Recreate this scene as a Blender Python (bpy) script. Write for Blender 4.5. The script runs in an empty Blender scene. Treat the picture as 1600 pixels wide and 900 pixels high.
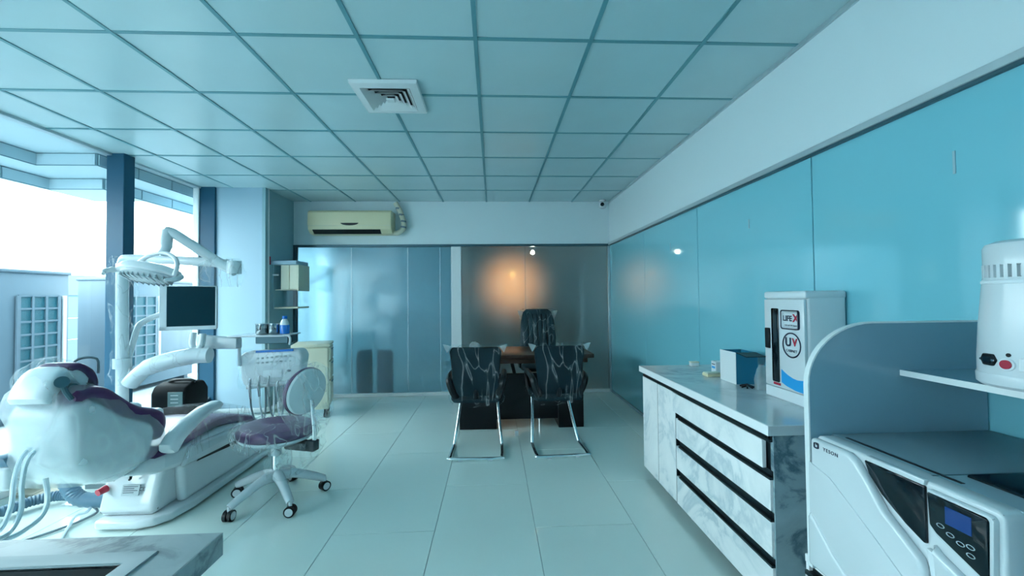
import bpy, bmesh, math, random
from mathutils import Vector, Matrix, Euler, noise

# ------------------------------------------------------------------ camera
scene = bpy.context.scene
COL = scene.collection
cam_data = bpy.data.cameras.new('camera')
cam_data.sensor_width = 36.0
cam_data.lens = 639.64 / 1600 * 36.0
cam_data.clip_start = 0.02
cam = bpy.data.objects.new('camera', cam_data)
COL.objects.link(cam)
yaw, pitch, roll = .0468, .0221, -.0102
fw = Vector((math.sin(yaw) * math.cos(pitch), math.cos(yaw) * math.cos(pitch), math.sin(pitch)))
rt = Vector((math.cos(yaw), -math.sin(yaw), 0))
up = rt.cross(fw)
r2 = math.cos(roll) * rt + math.sin(roll) * up
u2 = -math.sin(roll) * rt + math.cos(roll) * up
cam.matrix_world = Matrix(((r2.x, u2.x, -fw.x, 0), (r2.y, u2.y, -fw.y, 0), (r2.z, u2.z, -fw.z, 1.339), (0, 0, 0, 1)))
scene.camera = cam

# ------------------------------------------------------------------ sky and exposure
world = bpy.data.worlds.new('overcast_sky')
scene.world = world
world.use_nodes = True
wn = world.node_tree.nodes['Background']
wn.inputs['Color'].default_value = (.79, .95, .99, 1)
wn.inputs['Strength'].default_value = 4.8
scene.view_settings.view_transform = 'Standard'
scene.view_settings.look = 'None'
scene.view_settings.gamma = 1
scene.view_settings.use_curve_mapping = False
scene.view_settings.exposure = 1.36


# ------------------------------------------------------------------ materials
def new_mat(name):
    m = bpy.data.materials.new(name)
    m.use_nodes = True
    nt = m.node_tree
    return m, nt, nt.nodes['Principled BSDF']


def mat(name, col, rough=.5, metal=0., bump=0., bscale=40., coat=0., spec=.5, var=0.):
    m, nt, p = new_mat(name)
    p.inputs['Base Color'].default_value = (*col, 1)
    p.inputs['Roughness'].default_value = rough
    p.inputs['Metallic'].default_value = metal
    p.inputs['Coat Weight'].default_value = coat
    p.inputs['Coat Roughness'].default_value = .08
    p.inputs['Specular IOR Level'].default_value = spec
    if bump or var:
        tc = nt.nodes.new('ShaderNodeTexCoord')
        n = nt.nodes.new('ShaderNodeTexNoise')
        n.inputs['Scale'].default_value = bscale
        n.inputs['Detail'].default_value = 4
        nt.links.new(tc.outputs['Object'], n.inputs['Vector'])
        if bump:
            b = nt.nodes.new('ShaderNodeBump')
            b.inputs['Strength'].default_value = bump
            b.inputs['Distance'].default_value = .01
            nt.links.new(n.outputs['Fac'], b.inputs['Height'])
            nt.links.new(b.outputs['Normal'], p.inputs['Normal'])
        if var:
            mx = nt.nodes.new('ShaderNodeMix')
            mx.data_type = 'RGBA'
            mx.inputs[6].default_value = (*[c * (1 - var) for c in col], 1)
            mx.inputs[7].default_value = (*[min(1, c * (1 + var)) for c in col], 1)
            nt.links.new(n.outputs['Fac'], mx.inputs[0])
            nt.links.new(mx.outputs[2], p.inputs['Base Color'])
    return m


def marble(name, base, vein, rough, scale=3.0, width=.5):
    m, nt, p = new_mat(name)
    tc = nt.nodes.new('ShaderNodeTexCoord')
    mp = nt.nodes.new('ShaderNodeMapping')
    mp.inputs['Rotation'].default_value = (.5, .4, .7)
    oi = nt.nodes.new('ShaderNodeObjectInfo')
    nt.links.new(tc.outputs['Object'], mp.inputs['Vector'])
    nt.links.new(oi.outputs['Location'], mp.inputs['Location'])
    n = nt.nodes.new('ShaderNodeTexNoise')
    n.inputs['Scale'].default_value = scale
    n.inputs['Detail'].default_value = 7
    n.inputs['Roughness'].default_value = .6
    n.inputs['Distortion'].default_value = .7
    nt.links.new(mp.outputs['Vector'], n.inputs['Vector'])
    r = nt.nodes.new('ShaderNodeValToRGB')
    e = r.color_ramp.elements
    e[0].position = .36
    e[0].color = (*base, 1)
    e[1].position = .66
    e[1].color = (*base, 1)
    a = e.new(.495)
    a.color = (*vein, 1)
    b = e.new(.44)
    b.color = tuple(x * .55 + y * .45 for x, y in zip(base, vein)) + (1,)
    c = e.new(.54)
    c.color = tuple(x * .75 + y * .25 for x, y in zip(base, vein)) + (1,)
    nt.links.new(n.outputs['Fac'], r.inputs['Fac'])
    n2 = nt.nodes.new('ShaderNodeTexNoise')
    n2.inputs['Scale'].default_value = scale * .6
    n2.inputs['Detail'].default_value = 3
    nt.links.new(mp.outputs['Vector'], n2.inputs['Vector'])
    r2_ = nt.nodes.new('ShaderNodeValToRGB')
    r2_.color_ramp.elements[0].position = width - .08
    r2_.color_ramp.elements[1].position = width + .12
    nt.links.new(n2.outputs['Fac'], r2_.inputs['Fac'])
    mx = nt.nodes.new('ShaderNodeMix')
    mx.data_type = 'RGBA'
    mx.inputs[6].default_value = (*base, 1)
    nt.links.new(r2_.outputs['Color'], mx.inputs[0])
    nt.links.new(r.outputs['Color'], mx.inputs[7])
    nt.links.new(mx.outputs[2], p.inputs['Base Color'])
    p.inputs['Roughness'].default_value = rough
    return m


def plastic_film(name, tint=(.95, .98, .985), lo=.10, hi=.5, scale=5., rough=.12, width=.03):
    """thin wrinkled clear polythene: mostly see-through, whitish on the creases"""
    m, nt, p = new_mat(name)
    p.inputs['Base Color'].default_value = (.86, .92, .94, 1)
    p.inputs['Roughness'].default_value = rough
    p.inputs['Specular IOR Level'].default_value = .8
    tc = nt.nodes.new('ShaderNodeTexCoord')
    mp = nt.nodes.new('ShaderNodeMapping')
    mp.inputs['Scale'].default_value = (1, 1, .3)
    mp.inputs['Rotation'].default_value = (.2, .35, .3)
    nt.links.new(tc.outputs['Object'], mp.inputs['Vector'])
    n = nt.nodes.new('ShaderNodeTexNoise')
    n.inputs['Scale'].default_value = scale
    n.inputs['Detail'].default_value = 2
    n.inputs['Distortion'].default_value = .8
    nt.links.new(mp.outputs['Vector'], n.inputs['Vector'])
    b = nt.nodes.new('ShaderNodeBump')
    b.inputs['Strength'].default_value = .8
    b.inputs['Distance'].default_value = .08
    nt.links.new(n.outputs['Fac'], b.inputs['Height'])
    nt.links.new(b.outputs['Normal'], p.inputs['Normal'])
    r = nt.nodes.new('ShaderNodeValToRGB')
    e = r.color_ramp.elements
    e[0].position = .5 - width
    e[0].color = (lo, lo, lo, 1)
    e[1].position = .5 + width
    e[1].color = (lo, lo, lo, 1)
    k = e.new(.5)
    k.color = (hi, hi, hi, 1)
    nt.links.new(n.outputs['Fac'], r.inputs['Fac'])
    tl = nt.nodes.new('ShaderNodeBsdfTranslucent')
    tl.inputs['Color'].default_value = (.92, .96, .97, 1)
    m1 = nt.nodes.new('ShaderNodeMixShader')
    m1.inputs['Fac'].default_value = .45
    nt.links.new(p.outputs['BSDF'], m1.inputs[1])
    nt.links.new(tl.outputs['BSDF'], m1.inputs[2])
    t = nt.nodes.new('ShaderNodeBsdfTransparent')
    t.inputs['Color'].default_value = (*tint, 1)
    mx = nt.nodes.new('ShaderNodeMixShader')
    nt.links.new(r.outputs['Color'], mx.inputs['Fac'])
    nt.links.new(t.outputs['BSDF'], mx.inputs[1])
    nt.links.new(m1.outputs['Shader'], mx.inputs[2])
    nt.links.new(mx.outputs['Shader'], nt.nodes['Material Output'].inputs['Surface'])
    return m


def clear_glass(name, tint=(.93, .97, .98), refl=.06):
    m, nt, p = new_mat(name)
    nt.nodes.remove(p)
    t = nt.nodes.new('ShaderNodeBsdfTransparent')
    t.inputs['Color'].default_value = (*tint, 1)
    g = nt.nodes.new('ShaderNodeBsdfGlossy')
    g.inputs['Roughness'].default_value = .02
    lw = nt.nodes.new('ShaderNodeLayerWeight')
    f = nt.nodes.new('ShaderNodeMath')
    f.operation = 'POWER'
    f.inputs[1].default_value = 5
    nt.links.new(lw.outputs['Facing'], f.inputs[0])
    f2 = nt.nodes.new('ShaderNodeMath')
    f2.operation = 'MULTIPLY_ADD'
    f2.inputs[1].default_value = .8
    f2.inputs[2].default_value = refl * .5
    nt.links.new(f.outputs[0], f2.inputs[0])
    mx = nt.nodes.new('ShaderNodeMixShader')
    nt.links.new(f2.outputs[0], mx.inputs['Fac'])
    nt.links.new(t.outputs['BSDF'], mx.inputs[1])
    nt.links.new(g.outputs['BSDF'], mx.inputs[2])
    nt.links.new(mx.outputs['Shader'], nt.nodes['Material Output'].inputs['Surface'])
    return m


def frosted_glass(name, tint=(.80, .92, .95), rough=.32, ior=1.2):
    m, nt, p = new_mat(name)
    nt.nodes.remove(p)
    t = nt.nodes.new('ShaderNodeBsdfRefraction')
    t.inputs['Color'].default_value = (*tint, 1)
    t.inputs['Roughness'].default_value = rough
    t.inputs['IOR'].default_value = ior
    d = nt.nodes.new('ShaderNodeBsdfDiffuse')
    d.inputs['Color'].default_value = (.55, .75, .8, 1)
    g = nt.nodes.new('ShaderNodeBsdfGlossy')
    g.inputs['Roughness'].default_value = .16
    g.inputs['Color'].default_value = (.9, .95, .97, 1)
    m1 = nt.nodes.new('ShaderNodeMixShader')
    m1.inputs['Fac'].default_value = .10
    nt.links.new(t.outputs['BSDF'], m1.inputs[1])
    nt.links.new(d.outputs['BSDF'], m1.inputs[2])
    m2 = nt.nodes.new('ShaderNodeMixShader')
    m2.inputs['Fac'].default_value = .06
    nt.links.new(m1.outputs['Shader'], m2.inputs[1])
    nt.links.new(g.outputs['BSDF'], m2.inputs[2])
    nt.links.new(m2.outputs['Shader'], nt.nodes['Material Output'].inputs['Surface'])
    return m


def emitter(name, col, strength):
    m, nt, p = new_mat(name)
    p.inputs['Base Color'].default_value = (*col, 1)
    p.inputs['Emission Color'].default_value = (*col, 1)
    p.inputs['Emission Strength'].default_value = strength
    return m


M = {}
M['wall'] = mat('wall_paint', (.68, .80, .83), .45)
M['wall_cream'] = mat('wall_panel', (.40, .57, .68), .4)
M['wall_shade'] = mat('wall_shaded_paint', (.30, .48, .54), .45)  # wall paint with the return wall's shade put into its colour
M['ceil'] = mat('ceiling_panel', (.54, .72, .75), .24, bump=.015, bscale=2.5, var=.05)
M['rail'] = mat('ceiling_rail', (.13, .34, .39), .4)
M['tile'] = mat('floor_porcelain', (.70, .82, .785), .06, bump=.008, bscale=1.2, var=.04)
M['grout'] = mat('grout', (.36, .47, .48), .7)
M['painted_glass'] = mat('teal_back_painted_glass', (.20, .56, .66), .05, coat=.5, spec=.6)
M['alu'] = mat('aluminium', (.55, .64, .67), .35, .6)
M['dark_alu'] = mat('dark_aluminium', (.06, .13, .16), .35, .5)
M['mullion'] = mat('dark_blue_mullion', (.014, .085, .15), .4, spec=.3)
M['white_metal'] = mat('white_metal', (.78, .82, .83), .35)
M['white'] = mat('white_plastic', (.66, .72, .75), .25, coat=.2)
M['white_gloss'] = mat('white_enamel', (.66, .72, .75), .12, coat=.5)
M['offwhite'] = mat('cream_plastic', (.78, .71, .47), .35)
M['offwhite_cool'] = mat('ivory_plastic', (.72, .70, .55), .4)
M['black'] = mat('black_plastic', (.004, .008, .011), .4, spec=.35)
M['black_matte'] = mat('black_matte', (.003, .006, .008), .65, spec=.12)
M['black_gloss'] = mat('black_glass', (.002, .008, .013), .08, spec=.4)
M['black_mesh'] = mat('black_fabric', (.004, .020, .028), .7, bump=.3, bscale=250, spec=.2)
M['leather'] = mat('dark_leather', (.008, .030, .040), .4, bump=.15, bscale=120, spec=.35)
M['chrome_dark'] = mat('tinted_chrome', (.30, .36, .38), .12, 1.)
M['steel_dull'] = mat('dull_steel', (.30, .36, .38), .45, .6)
M['chrome'] = mat('chrome', (.88, .92, .93), .16, 1.)
M['steel'] = mat('brushed_steel', (.55, .60, .62), .25, 1.)
M['wood'] = mat('dark_brown_wood', (.055, .022, .014), .3, bump=.05, bscale=30, var=.3)
M['wood_black'] = mat('black_wood', (.004, .006, .008), .4, spec=.25)
M['purple'] = mat('purple_vinyl', (.075, .022, .095), .3, bump=.05, bscale=90)
M['shell'] = mat('pale_shell', (.74, .80, .83), .3, coat=.2)
M['teal_screen'] = mat('monitor_glass', (.0, .03, .045), .45, spec=.15)
M['marble'] = marble('white_marble_laminate', (.93, .94, .94), (.58, .66, .70), .3, 2.4, .50)
M['marble_top'] = marble('grey_marble_top', (.62, .68, .70), (.30, .36, .38), .08, 2.2, .5)
M['marble_side'] = marble('shaded_white_marble', (.38, .50, .54), (.10, .17, .21), .2, 2.6, .36)  # veined white marble darkened to carry the shade on the near end panel
M['marble_sink'] = marble('dark_veined_marble', (.34, .41, .43), (.11, .16, .18), .3, 4.5, .47)
M['marble_edge'] = mat('white_marble_edge', (.90, .92, .93), .2)
M['handle_black'] = mat('black_handle_strip', (.008, .018, .022), .35, spec=.35)
M['film'] = plastic_film('clear_polythene', lo=.07, hi=.30, scale=6)
M['film_thick'] = plastic_film('milky_polythene', lo=.27, hi=.36, scale=3, rough=.3)
M['film_dark'] = plastic_film('clear_polythene_tight', lo=.012, hi=.30, scale=6, width=.03)
M['film_streaky'] = plastic_film('streaky_polythene', lo=.09, hi=.5, scale=9, width=.03)
M['film_clear'] = plastic_film('thin_clear_polythene', lo=.02, hi=.25, scale=8, width=.02)
M['glass'] = clear_glass('clear_glass')
M['frosted'] = frosted_glass('frosted_glass')
M['grey_board'] = mat('blue_grey_board', (.22, .38, .47), .2, coat=.3)
M['board_edge'] = mat('white_board_edge', (.78, .84, .85), .35)
M['auto_top'] = mat('grey_metal_top', (.20, .31, .36), .4, .2)
M['lcd'] = mat('blue_lcd', (.01, .05, .22), .2)
M['red'] = mat('red_plastic', (.45, .02, .05), .25)
M['blue'] = mat('blue_plastic', (.01, .18, .62), .25)
M['cyan'] = mat('cyan_print', (.02, .35, .75), .3)
M['box_blue'] = mat('blue_cardboard', (.02, .20, .34), .35)
M['ink'] = mat('ink_navy', (.01, .02, .05), .4)
M['ink_red'] = mat('ink_red', (.45, .01, .04), .4)
M['label'] = mat('grey_label', (.42, .50, .53), .4)
M['label_dark'] = mat('dark_green_label', (.07, .14, .15), .4)
M['fins'] = mat('condenser_fins', (.008, .09, .12), .5, bump=.4, bscale=120)
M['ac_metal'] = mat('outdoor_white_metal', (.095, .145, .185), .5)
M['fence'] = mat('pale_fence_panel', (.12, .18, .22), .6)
M['pave'] = mat('pale_outdoor_paving', (.30, .36, .38), .8, var=.08, bscale=3)
M['soffit'] = mat('canopy_panel', (.50, .64, .70), .5)
M['fascia'] = mat('canopy_fascia', (.45, .60, .66), .5)
M['joint'] = mat('canopy_joint', (.16, .28, .33), .6)
M['hose_clear'] = mat('pale_blue_tube', (.70, .82, .88), .2, coat=.4)
M['hose_blue'] = mat('corrugated_blue_grey_hose', (.10, .20, .28), .4)
M['cable'] = mat('grey_cable', (.18, .24, .27), .4)
M['jean'] = mat('deep_blue', (.0, .055, .13), .6)
M['room_wall'] = mat('office_wall', (.28, .50, .56), .6)
M['room_brown'] = mat('brown_office_wall', (.34, .24, .17), .6)
M['plank'] = mat('pale_plank', (.48, .45, .36), .6, var=.15, bscale=12)
def cloth(name, col, tr):
    m, nt, p = new_mat(name)
    p.inputs['Base Color'].default_value = (*col, 1)
    p.inputs['Roughness'].default_value = .9
    tl = nt.nodes.new('ShaderNodeBsdfTranslucent')
    tl.inputs['Color'].default_value = (*col, 1)
    mx = nt.nodes.new('ShaderNodeMixShader')
    mx.inputs['Fac'].default_value = tr
    nt.links.new(p.outputs['BSDF'], mx.inputs[1])
    nt.links.new(tl.outputs['BSDF'], mx.inputs[2])
    nt.links.new(mx.outputs['Shader'], nt.nodes['Material Output'].inputs['Surface'])
    return m


M['scrim'] = cloth('scrim_cloth', (.68, .80, .85), .58)
M['led'] = emitter('downlight_disc', (1., .88, .68), 40)


# ------------------------------------------------------------------ mesh building
class B:
    def __init__(s):
        s.bm = bmesh.new()

    def merge(s, bm2, mtx=None):
        vs = {}
        for v in bm2.verts:
            vs[v.index] = s.bm.verts.new(mtx @ v.co if mtx else v.co)
        for f in bm2.faces:
            try:
                s.bm.faces.new([vs[v.index] for v in f.verts])
            except ValueError:
                pass
        bm2.free()
        return s

    def box(s, x0, x1, y0, y1, z0, z1, bev=0., seg=2, mtx=None):
        t = bmesh.new()
        bmesh.ops.create_cube(t, size=1)
        for v in t.verts:
            v.co = Vector(((x0 + x1) / 2 + v.co.x * (x1 - x0), (y0 + y1) / 2 + v.co.y * (y1 - y0), (z0 + z1) / 2 + v.co.z * (z1 - z0)))
        if bev > 0:
            bmesh.ops.bevel(t, geom=t.edges[:], offset=bev, segments=seg, affect='EDGES', profile=.5)
        t.verts.index_update()
        return s.merge(t, mtx)

    def prism(s, poly, axis, a0, a1, bev=0., seg=2, mtx=None):
        """poly in the plane normal to axis: 'x' -> (y,z), 'y' -> (x,z), 'z' -> (x,y)"""
        t = bmesh.new()

        def P(p, a):
            return {'x': (a, p[0], p[1]), 'y': (p[0], a, p[1]), 'z': (p[0], p[1], a)}[axis]
        v0 = [t.verts.new(P(p, a0)) for p in poly]
        v1 = [t.verts.new(P(p, a1)) for p in poly]
        n = len(poly)
        t.faces.new(v0)
        t.faces.new(v1[::-1])
        for i in range(n):
            t.faces.new([v0[i], v1[i], v1[(i + 1) % n], v0[(i + 1) % n]])
        bmesh.ops.recalc_face_normals(t, faces=t.faces[:])
        if bev > 0:
            es = [e for e in t.edges if len(e.link_faces) == 2 and e.calc_face_angle(0) > .5]
            bmesh.ops.bevel(t, geom=es, offset=bev, segments=seg, affect='EDGES', profile=.5)
        t.verts.index_update()
        return s.merge(t, mtx)

    def rings(s, rings, caps=True, closed=False):
        vr = [[s.bm.verts.new(p) for p in r] for r in rings]
        n = len(vr[0])
        m = len(vr)
        for i in range(m if closed else m - 1):
            a, b = vr[i], vr[(i + 1) % m]
            for j in range(n):
                try:
                    s.bm.faces.new([a[j], a[(j + 1) % n], b[(j + 1) % n], b[j]])
                except ValueError:
                    pass
        if caps and not closed:
            s.bm.faces.new(vr[0][::-1])
            s.bm.faces.new(vr[-1])
        return s

    def tube(s, path, r, n=10, closed=False, caps=True):
        path = [Vector(p) for p in path]
        m = len(path)
        rs = r if isinstance(r, (list, tuple)) else [r] * m
        tang = []
        for i in range(m):
            a = path[(i - 1) % m] if (closed or i > 0) else path[i]
            b = path[(i + 1) % m] if (closed or i < m - 1) else path[i]
            tang.append((b - a).normalized())
        nrm = tang[0].orthogonal().normalized()
        out = []
        for i in range(m):
            nrm = (nrm - tang[i] * nrm.dot(tang[i])).normalized()
            bn = tang[i].cross(nrm)
            out.append([path[i] + rs[i] * (math.cos(2 * math.pi * k / n) * nrm + math.sin(2 * math.pi * k / n) * bn) for k in range(n)])
        return s.rings(out, caps, closed)

    def cyl(s, p0, p1, r, n=16, r1=None):
        return s.tube([p0, p1], [r, r if r1 is None else r1], n)

    def lathe(s, prof, n=24, mtx=None, sx=1., sy=1.):
        out = []
        for r, z in prof:
            ring = [Vector((max(r, 1e-4) * sx * math.cos(2 * math.pi * k / n), max(r, 1e-4) * sy * math.sin(2 * math.pi * k / n), z)) for k in range(n)]
            out.append([mtx @ p for p in ring] if mtx else ring)
        return s.rings(out)

    def pad(s, path, width, thick, cx, ex=.5, n=20, end=.55):
        """upholstered pad swept along (y,z) path, across x; path gives its middle line"""
        pts = [Vector((0, p[0], p[1])) for p in path]
        m = len(pts)
        out = []
        for i in range(m):
            t = (pts[min(i + 1, m - 1)] - pts[max(i - 1, 0)]).normalized()
            nn = Vector((0, -t.z, t.y))
            w = width[i] if isinstance(width, (list, tuple)) else width
            h = thick[i] if isinstance(thick, (list, tuple)) else thick
            k = end if i in (0, m - 1) else 1.
            ring = []
            for j in range(n):
                c, sn = math.cos(2 * math.pi * j / n), math.sin(2 * math.pi * j / n)
                cc = math.copysign(abs(c) ** ex, c)
                ss = math.copysign(abs(sn) ** ex, sn)
                ring.append(pts[i] + Vector((cx + cc * w / 2 * (1 if k == 1. else .92), 0, 0)) + nn * ss * h / 2 * k)
            out.append(ring)
        return s.rings(out)

    def bag(s, specs, n=32, ex=.55, amp=.01, freq=9., seed=0., caps=False, mtx=None):
        """crumpled plastic cover: specs (cx,cy,z,a,b) rings from top to bottom"""
        out = []
        for cx, cy, z, a, b in specs:
            ring = []
            for j in range(n):
                c, sn = math.cos(2 * math.pi * j / n), math.sin(2 * math.pi * j / n)
                p = Vector((cx + math.copysign(abs(c) ** ex, c) * a, cy + math.copysign(abs(sn) ** ex, sn) * b, z))
                d = Vector((c, sn, .4))
                k = noise.noise(p * freq + Vector((seed, seed * 2, 0))) + .5 * noise.noise(p * freq * 2.3 + Vector((seed, 0, 5)))
                p = p + d * amp * k
                ring.append(mtx @ p if mtx else p)
            out.append(ring)
        return s.rings(out, caps)


def smooth(path, k=6, closed=False):
    P = [Vector(p) for p in path]
    n = len(P)
    out = []
    for i in range(n if closed else n - 1):
        p0 = P[(i - 1) % n] if (closed or i > 0) else P[i]
        p1, p2 = P[i], P[(i + 1) % n]
        p3 = P[(i + 2) % n] if (closed or i < n - 2) else P[(i + 1) % n]
        for j in range(k):
            t = j / k
            out.append(.5 * ((2 * p1) + (-p0 + p2) * t + (2 * p0 - 5 * p1 + 4 * p2 - p3) * t * t + (-p0 + 3 * p1 - 3 * p2 + p3) * t ** 3))
    if not closed:
        out.append(P[-1])
    return out


def lerp_specs(specs, k):
    out = []
    for i in range(len(specs) - 1):
        for j in range(k):
            t = j / k
            out.append(tuple(a + (b - a) * t for a, b in zip(specs[i], specs[i + 1])))
    out.append(specs[-1])
    return out


ORIGIN = {}          # object -> where its origin is, in the coordinates its geometry is written in


def tag(o, label, cat, group=None):
    o['label'] = label
    o['category'] = cat
    if group:
        o['group'] = group
    return o


def obj(name, b, m, parent=None, kind=None, label=None, angle=40, flat=False):
    bm = b.bm
    bmesh.ops.recalc_face_normals(bm, faces=bm.faces[:])
    lim = math.radians(angle)
    for f in bm.faces:
        f.smooth = not flat
    for e in bm.edges:
        if len(e.link_faces) == 2 and e.calc_face_angle(0) > lim:
            e.smooth = False
    xs = [v.co for v in bm.verts]
    c = Vector([(min(p[i] for p in xs) + max(p[i] for p in xs)) / 2 for i in range(3)])
    for v in bm.verts:
        v.co -= c
    me = bpy.data.meshes.new(name)
    bm.to_mesh(me)
    bm.free()
    me.materials.append(m if not isinstance(m, str) else M[m])
    o = bpy.data.objects.new(name, me)
    COL.objects.link(o)
    if parent:
        o.parent = parent
        o.location = c - ORIGIN[parent]
    else:
        o.location = c
    ORIGIN[o] = c
    if kind:
        o['kind'] = kind
    if label:
        o['label'] = label
    return o


def thing(name, label, cat, loc=(0, 0, 0), rotz=None, group=None):
    """Empty at the base of a thing.  With rotz its parts are written in its own coordinates, else in the room's."""
    o = bpy.data.objects.new(name, None)
    o.empty_display_size = .1
    COL.objects.link(o)
    o.location = loc
    ORIGIN[o] = Vector(loc)
    if rotz is not None:
        o.rotation_euler = (0, 0, rotz)
        ORIGIN[o] = Vector((0, 0, 0))
    return tag(o, label, cat, group)


def copy_tree(o, parent=None):
    c = o.copy()
    COL.objects.link(c)
    if parent:
        c.parent = parent
    for ch in list(o.children):
        copy_tree(ch, c)
    return c


def text(name, body, size, m, parent, loc, rot, extrude=.0008, bold=0., align='CENTER', spacing=1.):
    cu = bpy.data.curves.new(name, 'FONT')
    cu.body = body
    cu.size = size
    cu.extrude = extrude
    cu.offset = bold
    cu.align_x = align
    cu.align_y = 'CENTER'
    cu.resolution_u = 3
    cu.space_character = spacing
    tmp = bpy.data.objects.new(name, cu)
    COL.objects.link(tmp)
    dg = bpy.context.evaluated_depsgraph_get()
    me = bpy.data.meshes.new_from_object(tmp.evaluated_get(dg))
    bpy.data.objects.remove(tmp)
    me.materials.clear()
    me.materials.append(M[m])
    o = bpy.data.objects.new(name, me)
    COL.objects.link(o)
    o.parent = parent
    o.location = Vector(loc) - ORIGIN[parent]
    o.rotation_euler = rot
    ORIGIN[o] = Vector(loc)
    return o


FACE_LEFT = (math.pi / 2, 0, -math.pi / 2)      # lettering on a face that looks to -x
PI = math.pi
rnd = random.Random(7)

XL, XR, YB, YF, ZC = -3.44, 1.65, 5.695, -2.5, 2.671

# ------------------------------------------------------------------ floor
floor = obj('floor', B().box(XL, XR + .2, YF, 8.9, -.12, -.004), 'grout', kind='structure')
TW, TL = .5798, 1.2
GX0 = -1.5056
tile_cache = {}


def floor_tile(x0, x1, y0, y1):
    key = (round(x1 - x0, 3), round(y1 - y0, 3))
    c = Vector(((x0 + x1) / 2, (y0 + y1) / 2, -.003))
    if key in tile_cache:
        o = tile_cache[key].copy()
        COL.objects.link(o)
        o.location = c - ORIGIN[floor]
    else:
        o = obj('tile', B().box(x0, x1, y0, y1, -.006, 0, .0012, 1), 'tile', floor)
        tile_cache[key] = o
    return o


g = .0018
for i in range(-4, 7):
    x0, x1 = GX0 + TW * i, GX0 + TW * (i + 1)
    x0, x1 = max(x0, XL), min(x1, XR)
    if x1 - x0 < .02:
        continue
    off = 2.40 if i % 2 else 2.96
    for j in range(-4, 6):
        y0, y1 = off + TL * j, off + TL * (j + 1)
        y0, y1 = max(y0, YF), min(y1, YB)
        if y1 - y0 < .02:
            continue
        floor_tile(x0 + g, x1 - g, y0 + g, y1 - g)

# ------------------------------------------------------------------ ceiling
ceiling = obj('ceiling', B().box(XL - .12, XR, YF, 8.9, ZC + .03, ZC + .15), 'rail', kind='structure')
CX0, CY0, CP = -.078, 2.088, .6
panel_cache = {}
xs_ = [XL] + [CX0 + CP * i for i in range(-5, 3)] + [XR]
ys_ = [YF] + [CY0 + CP * j for j in range(-7, 7)]
ys_ = ys_[:-1] + [YB] if YB - ys_[-1] < .02 else ys_ + [YB]
for i in range(len(xs_) - 1):
    for j in range(len(ys_) - 1):
        x0, x1, y0, y1 = xs_[i], xs_[i + 1], ys_[j], ys_[j + 1]
        key = (round(x1 - x0, 3), round(y1 - y0, 3))
        c = Vector(((x0 + x1) / 2, (y0 + y1) / 2, ZC + .012))
        if key in panel_cache:
            o = panel_cache[key].copy()
            COL.objects.link(o)
        else:
            o = obj('ceiling_panel', B().box(x0 + .008, x1 - .008, y0 + .008, y1 - .008, ZC + .003, ZC + .021, .003, 1), 'ceil', ceiling)
            panel_cache[key] = o
        o.location = c - ORIGIN[ceiling] + Vector((0, 0, rnd.uniform(-.0015, .0015)))
        o.rotation_euler = (rnd.uniform(-.0018, .0018), rnd.uniform(-.0018, .0018), 0)
for x in xs_[1:-1]:
    obj('ceiling_rail', B().box(x - .011, x + .011, YF, YB, ZC - .002, ZC + .03), 'rail', ceiling)
for y in ys_[1:-1]:
    obj('ceiling_rail', B().box(XL, XR, y - .011, y + .011, ZC - .001, ZC + .0295), 'rail', ceiling)

# ------------------------------------------------------------------ right wall: plaster band over teal glass
wall_right = obj('wall_right', B().box(XR + .014, XR + .2, YF, 8.9, 0, ZC + .03), 'wall_shade', kind='structure')
obj('upper_band', B().box(XR, XR + .02, YF, YB, 2.085, ZC + .003), 'wall', wall_right)
obj('angle_trim', B().box(XR - .012, XR + .01, YF, YB, ZC - .022, ZC + .002), 'alu', wall_right)
obj('head_rail', B().box(XR - .022, XR + .014, YF, YB, 2.058, 2.09, .003, 1), 'alu', wall_right)
obj('head_rail_gasket', B().box(XR - .016, XR + .014, YF, YB, 2.046, 2.058), 'dark_alu', wall_right)
obj('sill_rail', B().box(XR - .006, XR + .014, YF, YB, 0, .03), 'wall_shade', wall_right)
seams = [YF, -.35, .84, 2.03, 3.218, 4.376, YB]
for a, b_ in zip(seams, seams[1:]):
    gp = obj('glass_panel', B().box(XR + .002, XR + .012, a + .003, b_ - .003, .035, 2.05, .0015, 1), 'painted_glass', wall_right)

for (y_, za, zb) in (((1.650, 1.377, 1.845)[1], (1.650, 1.380, 1.763)[2], (1.650, 1.377, 1.845)[2]), ((1.650, 2.551, 1.822)[1], (1.650, 2.553, 1.765)[2], (1.650, 2.551, 1.822)[2]), ((1.650, 3.723, 1.825)[1], (1.650, 3.726, 1.753)[2], (1.650, 3.723, 1.825)[2])):
    obj('glass_mark', B().box(XR - .001, XR + .003, y_ - .004, y_ + .004, za, zb), 'wall_shade', wall_right)

# ------------------------------------------------------------------ left side: pier, return wall
wall_left = obj('wall_left', B().box(XL + .0, -2.72, 4.985, 5.75, 0, ZC + .03).box(XL, XR, YF - .15, YF, 0, ZC + .03), 'wall_cream', kind='structure')
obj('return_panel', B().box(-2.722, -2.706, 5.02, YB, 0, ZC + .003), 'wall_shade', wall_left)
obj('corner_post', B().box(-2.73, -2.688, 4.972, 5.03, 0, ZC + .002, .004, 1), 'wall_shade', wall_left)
obj('corner_bead', B().box(-2.692, -2.680, 5.03, 5.046, 0, ZC + .002, .002, 1), 'white_metal', wall_left)
obj('skirting_pipe', B().tube([(-3.24, 4.93, .05), (-2.70, 4.93, .05), (-2.66, 4.95, .05), (-2.62, 5.1, .05), (-2.62, 5.6, .05)], .028, 12), 'white', wall_left)

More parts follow.
